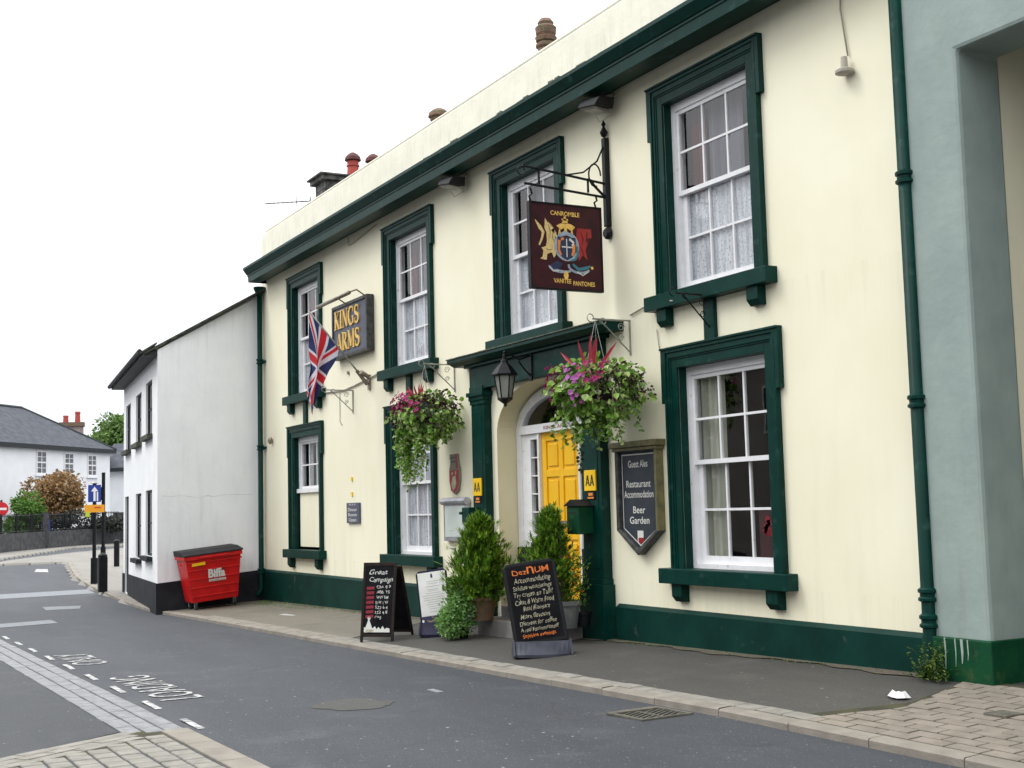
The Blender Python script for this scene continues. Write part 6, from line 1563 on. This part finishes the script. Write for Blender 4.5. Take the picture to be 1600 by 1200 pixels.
# mono-pitch of mossy slates with fascia
b = MB(); rs = 0.577
sf = lambda s, d, dz=0: wp(s, d, EZ + 0.05 + (d) * rs + dz)
b.prism([sf(-0.04, -0.30), sf(LEN + .1, -0.30), sf(LEN + .1, 4.4), sf(-0.04, 4.4)], (0, 0, 0.05)); b.build('roof', SLATEM, WB)
b = MB()
for k in range(29):
    s0 = -0.06 + k * 0.265
    bb = MB(); bb.prism([sf(s0, -0.35, .052), sf(s0 + .26, -0.35, .052), sf(s0 + .26, -0.02, .075), sf(s0, -0.02, .075)], (0, 0, 0.014 + rnd.uniform(0, .03))); bb.build('slate', SLATEM, WB)
b = MB(); b.prism([wp(0.02, -0.31, EZ - 0.12), wp(LEN + .08, -0.31, EZ - 0.12), wp(LEN + .08, -0.31, EZ - 0.02), wp(0.02, -0.31, EZ - 0.02)], tuple(-wn_ * .31)); b.build('fascia', FASCIA, WB)
b = MB(); b.tube([wp(0.0, -0.36, EZ - .04), wp(LEN + .15, -0.36, EZ - .04)], 0.05, 8); b.build('gutter', FASCIA, WB)
for k in range(9):                                              # slate edge stones up the gable
    y0 = -2.3 + k * 0.27; zz = 4.99 + (y0 + 2.24) * 0.577
    bb = MB(); bb.prism([(-26.86, y0, zz), (-26.86, y0 + .262, zz + .151), (-26.86, y0 + .262, zz + .178 + rnd.uniform(0, .01)), (-26.86, y0, zz + .03)], (-0.2, 0, 0)); bb.build('verge_slate', SLATEM, WB)

def crack(name, m, parent, pts, n_, w):
    b = MB(); rr = random.Random(len(pts) * 7 + int(abs(pts[0][2]) * 100)); P = []
    for (a, c) in zip(pts, pts[1:]):
        for k in range(8):
            q = Vector(a).lerp(Vector(c), k / 8); P.append(q + Vector((0, rr.gauss(0, .012), rr.gauss(0, .014))) if abs(n_[0]) > .5 else q + Vector((rr.gauss(0, .014), 0, rr.gauss(0, .014))))
    b.tube(P, [w * rr.uniform(.5, 1.2) for _ in P], 4); b.build(name, m, parent)
CRK = mat('crack_dirt', (.48, .48, .44), rough=1)
crack('crack', CRK, WB, [(-26.898, -2.15, 1.92), (-26.898, -1.2, 1.90), (-26.898, -0.1, 1.94)], (1, 0, 0), .0028)
# ---------------------------------------------------------------- posts and signs in the middle distance
def gpz(x, y): return gp(x, y) if x > -52 else gx(x) - .1
x, y = -39.08, -1.27; z = gpz(x, y)
S1 = thing('direction_sign', (x, y, z), 'black post carrying a blue arrow sign over an orange plate', 'road sign')
b = MB(); b.tube([(x, y, z), (x, y, z + 0.75)], 0.10, 10); b.tube([(x, y, z + 0.75), (x, y, z + 2.95)], 0.055, 10); b.build('post', BLACK, S1)
cd = Vector((x, y + 8.4, 0)).normalized(); sr = Vector((-cd.y, cd.x, 0)) * -1      # rightwards as seen from the street end
if sr.dot(Vector((0.47, 0.88, 0))) < 0: sr = -sr
def plate(t, name, m, c, w, h, th=0.03, d=0.07, lab=None):
    b = MB(); c = Vector(c) - cd * d; poly_on(b, [(-w / 2, -h / 2), (w / 2, -h / 2), (w / 2, h / 2), (-w / 2, h / 2)], c, sr, Z_, 0, thick=-th); return b.build(name, m, t, label=lab), c
plate(S1, 'blue_plate', BLUES, (x, y, z + 2.62), 0.36, 0.50)
o = Vector((x, y, z + 2.62)) - cd * 0.075; b = MB(); poly_on(b, [(-.03, -.22), (.03, -.22), (.03, .06), (.10, .06), (0, .20), (-.10, .06), (-.03, .06)], o, sr, Z_, 0.003); poly_on(b, [(.06, -.22), (.10, -.22), (.10, .04), (.06, .04)], o, sr, Z_, .003); b.build('arrow', WHITES, S1)
plate(S1, 'orange_plate', ORANGES, (x, y, z + 2.18) , 0.56, 0.22); plate(S1, 'lime_plate', LIMES, Vector((x, y, z + 2.02)) - sr * .19, 0.12, 0.16, d=0.08)
b = MB(); ribbon(b, [(.0, .03), (.18, .03)], .03, Vector((x, y, z + 2.18)) - cd * 0.08, sr, Z_, .003); b.build('plate_print', REDS, S1)
b = MB(); b.lathe([(0.03, 0), (0.12, 0.02), (0.03, 0.10)], x, y, 10, z + 2.9); b.build('cap', PALEMETAL, S1)
x, y = -44.1, -0.07; z = gpz(x, y)
S2 = thing('tall_post', (x, y, z), 'plain tall black post standing right of the blue sign', 'post')
b = MB(); b.tube([(x, y, z), (x, y, z + 0.85)], 0.085, 10); b.tube([(x, y, z + .85), (x, y, z + 3.30)], 0.058, 10); b.build('post', BLACK, S2)
b = MB(); c = Vector((x, y, z + 2.6)) - sr * .18; poly_on(b, [(-.14, -.22), (.14, -.22), (.14, .22), (-.14, .22)], c, sr, Z_, 0, thick=-.05); b.build('sign_back', BLACK, S2)
def bollard(x, y, h, r, lab, sq=False):
    z = gpz(x, y); t = thing('bollard', (x, y, z), lab, 'bollard', 'black bollards on the far pavement')
    b = MB()
    if sq: b.box(x - r, y - r, z, x + r, y + r, z + h)
    else: b.tube([(x, y, z), (x, y, z + h)], r, 12)
    b.build('body', BLACK, t, bevel=0.02)
    b = MB(); b.lathe([(r * 1.1, 0), (r * 1.1, .04), (r * .6, .09), (0.01, .10)], x, y, 12, z + h); b.build('cap', BLACK, t)
bollard(-35.1, -1.78, 0.92, 0.11, 'broad black bollard nearest the white building corner, in front of the sign posts', True)
bollard(-48.3, 1.20, 0.88, 0.10, 'slim black bollard farther off, right of the sign posts')
x, y = -73.8, 0.25; z = gx(x) - .1
S3 = thing('no_entry_sign', (x, y, z), 'round red no entry sign with white bar on a black post', 'road sign')
b = MB(); b.tube([(x, y, z), (x, y, z + 2.75)], 0.06, 8); b.build('post', BLACK, S3)
c = Vector((x, y, z + 2.28)) - cd * .08; b = MB(); poly_on(b, arc(0, 0, .37, .37, 0, 345, 23), c, sr, Z_, 0, thick=-.03); b.build('disc', REDS, S3)
b = MB(); poly_on(b, [(-.27, -.06), (.27, -.06), (.27, .06), (-.27, .06)], c, sr, Z_, .006); b.build('bar', WHITES, S3)

# wall with railings round the far garden
GW = thing('garden_wall', (-72.8, 0, 0), 'low dark stone garden wall across the far road', 'wall')
WP = [(-64, -6.0), (-70.0, -1.2), (-72.8, 0.1), (-76.5, 2.2), (-80.5, 4.9), (-83.0, 7.4), (-84.2, 8.5)]
b = MB()
for (xa, ya), (xb, yb) in zip(WP, WP[1:]):
    d = Vector((xb - xa, yb - ya, 0)).normalized(); n = Vector((d.y, -d.x, 0)) * .15
    b.prism([(xa - n.x, ya - n.y, gx(xa) - .5), (xa + n.x, ya + n.y, gx(xa) - .5), (xb + n.x, yb + n.y, gx(xb) - .5), (xb - n.x, yb - n.y, gx(xb) - .5)], (0, 0, 1.35))
b.build('masonry', STONEW, GW)
b = MB(); b.box(-84.6, 8.2, -.3, -84.0, 8.9, 1.85); b.build('end_pier', STONEW, GW)
RF = thing('railing', (-75, 1, .8), 'dark iron railings standing on the far garden wall', 'railing')
rl = MB(); bars = MB()
for (xa, ya), (xb, yb) in zip(WP, WP[1:]):
    za, zb = gx(xa) + .85, gx(xb) + .85
    for h in (0.08, 0.95): rl.tube([(xa, ya, za + h), (xb, yb, zb + h)], 0.03, 5)
    L = math.hypot(xb - xa, yb - ya); n = int(L / .17)
    for i in range(n):
        t = i / n; bx_, by_ = xa + (xb - xa) * t, ya + (yb - ya) * t; bars.tube([(bx_, by_, za + (zb - za) * t), (bx_, by_, za + (zb - za) * t + 1.05)], 0.016 if i % 12 else .05, 4, caps=False)
rl.build('rail', BLACK, RF); bars.build('bars', BLACK, RF)['kind'] = 'stuff'
def leafball(t, name, m, c, r, n, seed, leaf, lumps=9, kind='stuff', flat=0.8):
    rr = random.Random(seed); b = MB(); cs = [Vector(c)]
    cl = []
    for i in range(lumps):
        d = Vector((rr.gauss(0, 1), rr.gauss(0, 1), rr.gauss(0, 1))).normalized(); cl.append((Vector((c[0] + d.x * r[0] * .66, c[1] + d.y * r[1] * .66, c[2] + d.z * r[2] * .66)), rr.uniform(.26, .58)))
    for i in range(n):
        cc, k = cl[i % lumps]; d = Vector((rr.gauss(0, 1), rr.gauss(0, 1), rr.gauss(0, 1))).normalized(); q = rr.uniform(.55, 1.05)
        p = Vector((cc.x + d.x * r[0] * k * q, cc.y + d.y * r[1] * k * q, cc.z + d.z * r[2] * k * q * 1.0))
        b.leaf(p, d + Vector((rr.gauss(0, .6), rr.gauss(0, .6), rr.gauss(0, .6) - .2)), d + Vector((0, 0, .5)), rr.uniform(.7, 1.3) * leaf, leaf * .7)
    o = b.build(name, m, t)
    if kind: o['kind'] = kind
    return o
CS = thing('copper_shrub', (-88.5, 5.0, 0), 'large rounded copper leaved shrub before the far white house', 'shrub')
leafball(CS, 'crown', COPPER, (-88.2, 5.1, 2.9), (1.9, 2.0, 1.65), 5600, 61, .22, 22); leafball(CS, 'lower_crown', mat('dark_understorey', (.02, .03, .01), island=[(.010, .014, .006), (.03, .035, .015)], rough=.8), (-88.3, 4.8, 1.5), (1.3, 1.5, 1.3), 1800, 62, .2, 7)
b = MB(); b.tube([(-88.3, 4.9, 0), (-88.3, 4.9, 1.6), (-88.1, 5.0, 2.8)], [.16, .12, .05], 7); b.build('trunk', BARK, CS)
GS = thing('green_shrub', (-79, 1.8, 0), 'loose bright green shrub behind the wall left of the copper one', 'shrub')
leafball(GS, 'crown', GREENL, (-79.5, 1.75, 1.75), (1.5, 1.6, 1.35), 3800, 63, .17, 10)
b = MB(); b.tube([(-79.5, 1.75, 0), (-79.5, 1.75, 1.5)], [.1, .05], 6); b.build('stem', BARK, GS)
HG = thing('dark_hedge', (-81.5, 5.5, 0), 'low dark hedge between the railings and the white house', 'hedge')
leafball(HG, 'crown', DARKHEDGE, (-83.0, 6.3, 1.15), (2.2, 2.6, .75), 3800, 64, .16, 12)
b = MB(); b.box(-78.6, 3.05, 0, -78.1, 3.4, 1.5); small('utility_box', b, BLUES, 'small blue box by the far garden wall', 'box')
b = MB(); b.box(-77.9, 2.9, 0, -77.5, 3.25, 1.9)
small('gate_pier', b, STONEW, 'short dark gate pier beside the blue box', 'pier')

# far white house with hipped slate roof
FH = thing('far_house', (-92, 2, 0), 'far white house with grey hipped slate roof behind the copper shrub', 'house')
e1 = Vector((-100.8, 11.1, 0)); fd = Vector((-.744, .669, 0)); fn = Vector((-.669, -.744, 0)); EZ2 = 6.55
def hp(s, d, z): p = e1 - fd * s + fn * d; return (p.x, p.y, z)       # s from the right-hand corner, d into the house
b = MB(); b.prism([hp(0, 0, -.5), hp(34, 0, -.5), hp(34, 9, -.5), hp(0, 9, -.5)], (0, 0, EZ2 + .5)); b.build('wall', WWALL2, FH)
b = MB(); rz = 9.75; ov = .35
A_, B_, C_, D_ = hp(-ov, -ov, EZ2 + .12), hp(34, -ov, EZ2 + .12), hp(34, 9 + ov, EZ2 + .12), hp(-ov, 9 + ov, EZ2 + .12); R1, R2 = hp(4.6, 4.5, rz), hp(30, 4.5, rz)
for q in ((A_, B_, R2, R1), (D_, A_, R1), (C_, D_, R1, R2), (B_, C_, R2)): b.face(list(q))
RO = b.build('roof', SLATE, FH)
b = MB(); b.tube([R1, R2], .12, 6); b.tube([A_, R1], .10, 6); b.build('ridge', FASCIA, RO)
b = MB(); b.prism([hp(-ov, -ov, EZ2 - .16), hp(34, -ov, EZ2 - .16), hp(34, 0, EZ2 - .16), hp(-ov, 0, EZ2 - .16)], (0, 0, .27)); b.build('gutter', FASCIA, FH)
for (xc, yc, z0, z1) in ((-94.66, 4.74, 4.62, 6.3), (-97.1, 7.03, 4.66, 6.27), (-99.15, 9.22, 4.6, 6.22), (-94.66, 4.74, 1.2, 3.0), (-90.5, 1.0, 4.7, 6.3), (-87.8, -1.4, 4.7, 6.3)):
    s = (e1 - Vector((xc, yc, 0))).dot(fd); hw = .62
    f = MB()
    for q in ((s - hw, s - hw + .12, z0, z1), (s + hw - .12, s + hw, z0, z1), (s - hw + .12, s + hw - .12, z0, z0 + .12), (s - hw + .12, s + hw - .12, z1 - .12, z1), (s - .03, s + .03, z0 + .12, z1 - .12), (s - hw + .12, s - .03, (z0 + z1) / 2 - .05, (z0 + z1) / 2 + .05), (s + .03, s + hw - .12, (z0 + z1) / 2 - .05, (z0 + z1) / 2 + .05),
              (s - hw + .12, s - .03, z0 * .73 + z1 * .27 - .02, z0 * .73 + z1 * .27 + .02), (s + .03, s + hw - .12, z0 * .73 + z1 * .27 - .02, z0 * .73 + z1 * .27 + .02), (s - hw + .12, s - .03, z0 * .27 + z1 * .73 - .02, z0 * .27 + z1 * .73 + .02), (s + .03, s + hw - .12, z0 * .27 + z1 * .73 - .02, z0 * .27 + z1 * .73 + .02)):
        f.prism([hp(q[0], -.06, q[2]), hp(q[1], -.06, q[2]), hp(q[1], -.06, q[3]), hp(q[0], -.06, q[3])], tuple(fn * .055))
    W_ = f.build('window', WHITE, FH)
    p = MB(); p.prism([hp(s - hw + .06, -.02, z0 + .06), hp(s + hw - .06, -.02, z0 + .06), hp(s + hw - .06, -.02, z1 - .06), hp(s - hw + .06, -.02, z1 - .06)], tuple(fn * .015)); p.build('pane', mat('far_glass', (0.06, 0.07, 0.085), (0.16, 0.17, 0.19), rough=0.2, scale=2), W_)
    p = MB(); p.prism([hp(s - hw - .1, -.14, z0 - .12), hp(s + hw + .1, -.14, z0 - .12), hp(s + hw + .1, 0, z0 - .12), hp(s - hw - .1, 0, z0 - .12)], (0, 0, .12)); p.build('sill', WWALL2, W_)
# house behind with the chimney
F2 = thing('rear_house', (-108, 12, 0), 'partly hidden white house with slate roof beyond the hipped house', 'house')
b = MB(); b.prism([(-107.4, 11.9, -.5), (-104.0, 18.5, -.5), (-112, 22, -.5), (-115.5, 15.5, -.5)], (0, 0, 6.1)); b.build('wall', WWALL2, F2)
b = MB(); b.face([(-106.9, 11.4, 5.45), (-103.6, 18.2, 5.45), (-107.5, 20.4, 7.7), (-111.0, 13.4, 7.7)]); b.face([(-106.9, 11.4, 5.45), (-111.0, 13.4, 7.7), (-115.5, 15.2, 5.45)]); b.build('roof', SLATE, F2)
b = MB(); b.prism([(-106.9, 11.4, 5.2), (-103.6, 18.2, 5.2), (-103.8, 18.3, 5.2), (-107.1, 11.5, 5.2)], (0, 0, .3)); b.build('gutter', FASCIA, F2)
F3 = thing('chimney_house', (-107, 9, 0), 'slate roof slope with a broad brick chimney rising behind the far house', 'house')
b = MB(); b.face([(-108.5, 5.5, 6.0), (-105.5, 12.2, 6.4), (-108.8, 12.5, 7.0), (-109.5, 8.5, 8.6)]); b.build('roof', SLATE, F3)
b = MB(); b.prism([(-107.9, 8.65, 6.0), (-107.2, 10.1, 6.0), (-107.9, 10.4, 6.0), (-108.6, 8.95, 6.0)], (0, 0, 2.9)); CHF = b.build('chimney', mat('pale_brick', (.22, .17, .15), (.34, .29, .27), rough=.9, scale=6), F3)
b = MB(); b.prism([(-107.7, 8.45, 8.9), (-106.95, 10.25, 8.9), (-108.1, 10.55, 8.9), (-108.8, 8.7, 8.9)], (0, 0, .32)); b.build('cap', POTBR, CHF)
for (xx, yy, hh) in ((-107.8, 9.0, .55), (-107.4, 9.85, .85)):
    b = MB(); b.lathe([(.22, 0), (.19, hh * .8), (.23, hh * .82), (.21, hh)], xx, yy, 8, 9.22); b.build('pot', POTRED, CHF)
# trees on the hill
for k, (x, y, z, rx, rz_, lab) in enumerate(((-147.0, 19.9, 8.0, 5.0, 3.0, 'broad green tree on the hill right of the far chimney'), (-141.5, 21.2, 9.4, 4.0, 3.4, 'taller green tree beside the white building wall'), (-156, 19.0, 7.6, 5.5, 2.7, 'lower green tree farther back on the hill'))):
    t = thing('hill_tree', (x, y, 0), lab, 'tree', 'green trees beyond the rooftops')
    leafball(t, 'crown', FARTREE, (x, y, z), (rx, rx, rz_), 7000, 71 + k, .42, 15)
    b = MB(); b.tube([(x, y, -1), (x, y, z * .6), (x + .4, y, z)], [.45, .3, .12], 7); b.build('trunk', BARK, t)
b = MB()
for i in range(18):
    for j in range(10):
        def hz_(u, v): return -0.4 + 7.5 * math.exp(-((u - 9) / 5.5) ** 2) * min(1, v / 5) * (1 - 0)
        q = [(-120 - jj * 9, -20 + ii * 5, hz_(ii, jj)) for ii, jj in ((i, j), (i, j + 1), (i + 1, j + 1), (i + 1, j))]
        b.face(q)
struct(b, 'hill', GREENL)

# ---------------------------------------------------------------- houses across the street, which the windows mirror
OT = thing('opposite_terrace', (-14, -19, 0), 'plain rendered terrace across the street from the pub', 'building')
b = MB(); b.box(-100, -26, -.6, 10, -19, 6.3); b.build('wall', OPP, OT)
b = MB(); b.prism([(-100.3, -18.6, 6.3), (-100.3, -26.4, 6.3), (-100.3, -22.5, 9.0)], (110.6, 0, 0)); b.build('roof', SLATE, OT)
for k in range(27):
    for z in (0.9, 3.7):
        x = -96 + k * 3.9; f = MB(); f.box(x, -19.0, z, x + 1.1, -18.95, z + 1.6); W_ = f.build('window', WHITE, OT); p = MB(); p.box(x + .1, -18.95, z + .1, x + 1.0, -18.94, z + 1.5); p.build('pane', BLACKP, W_)

for o in bpy.data.objects:
    if '_org' in o: del o['_org']
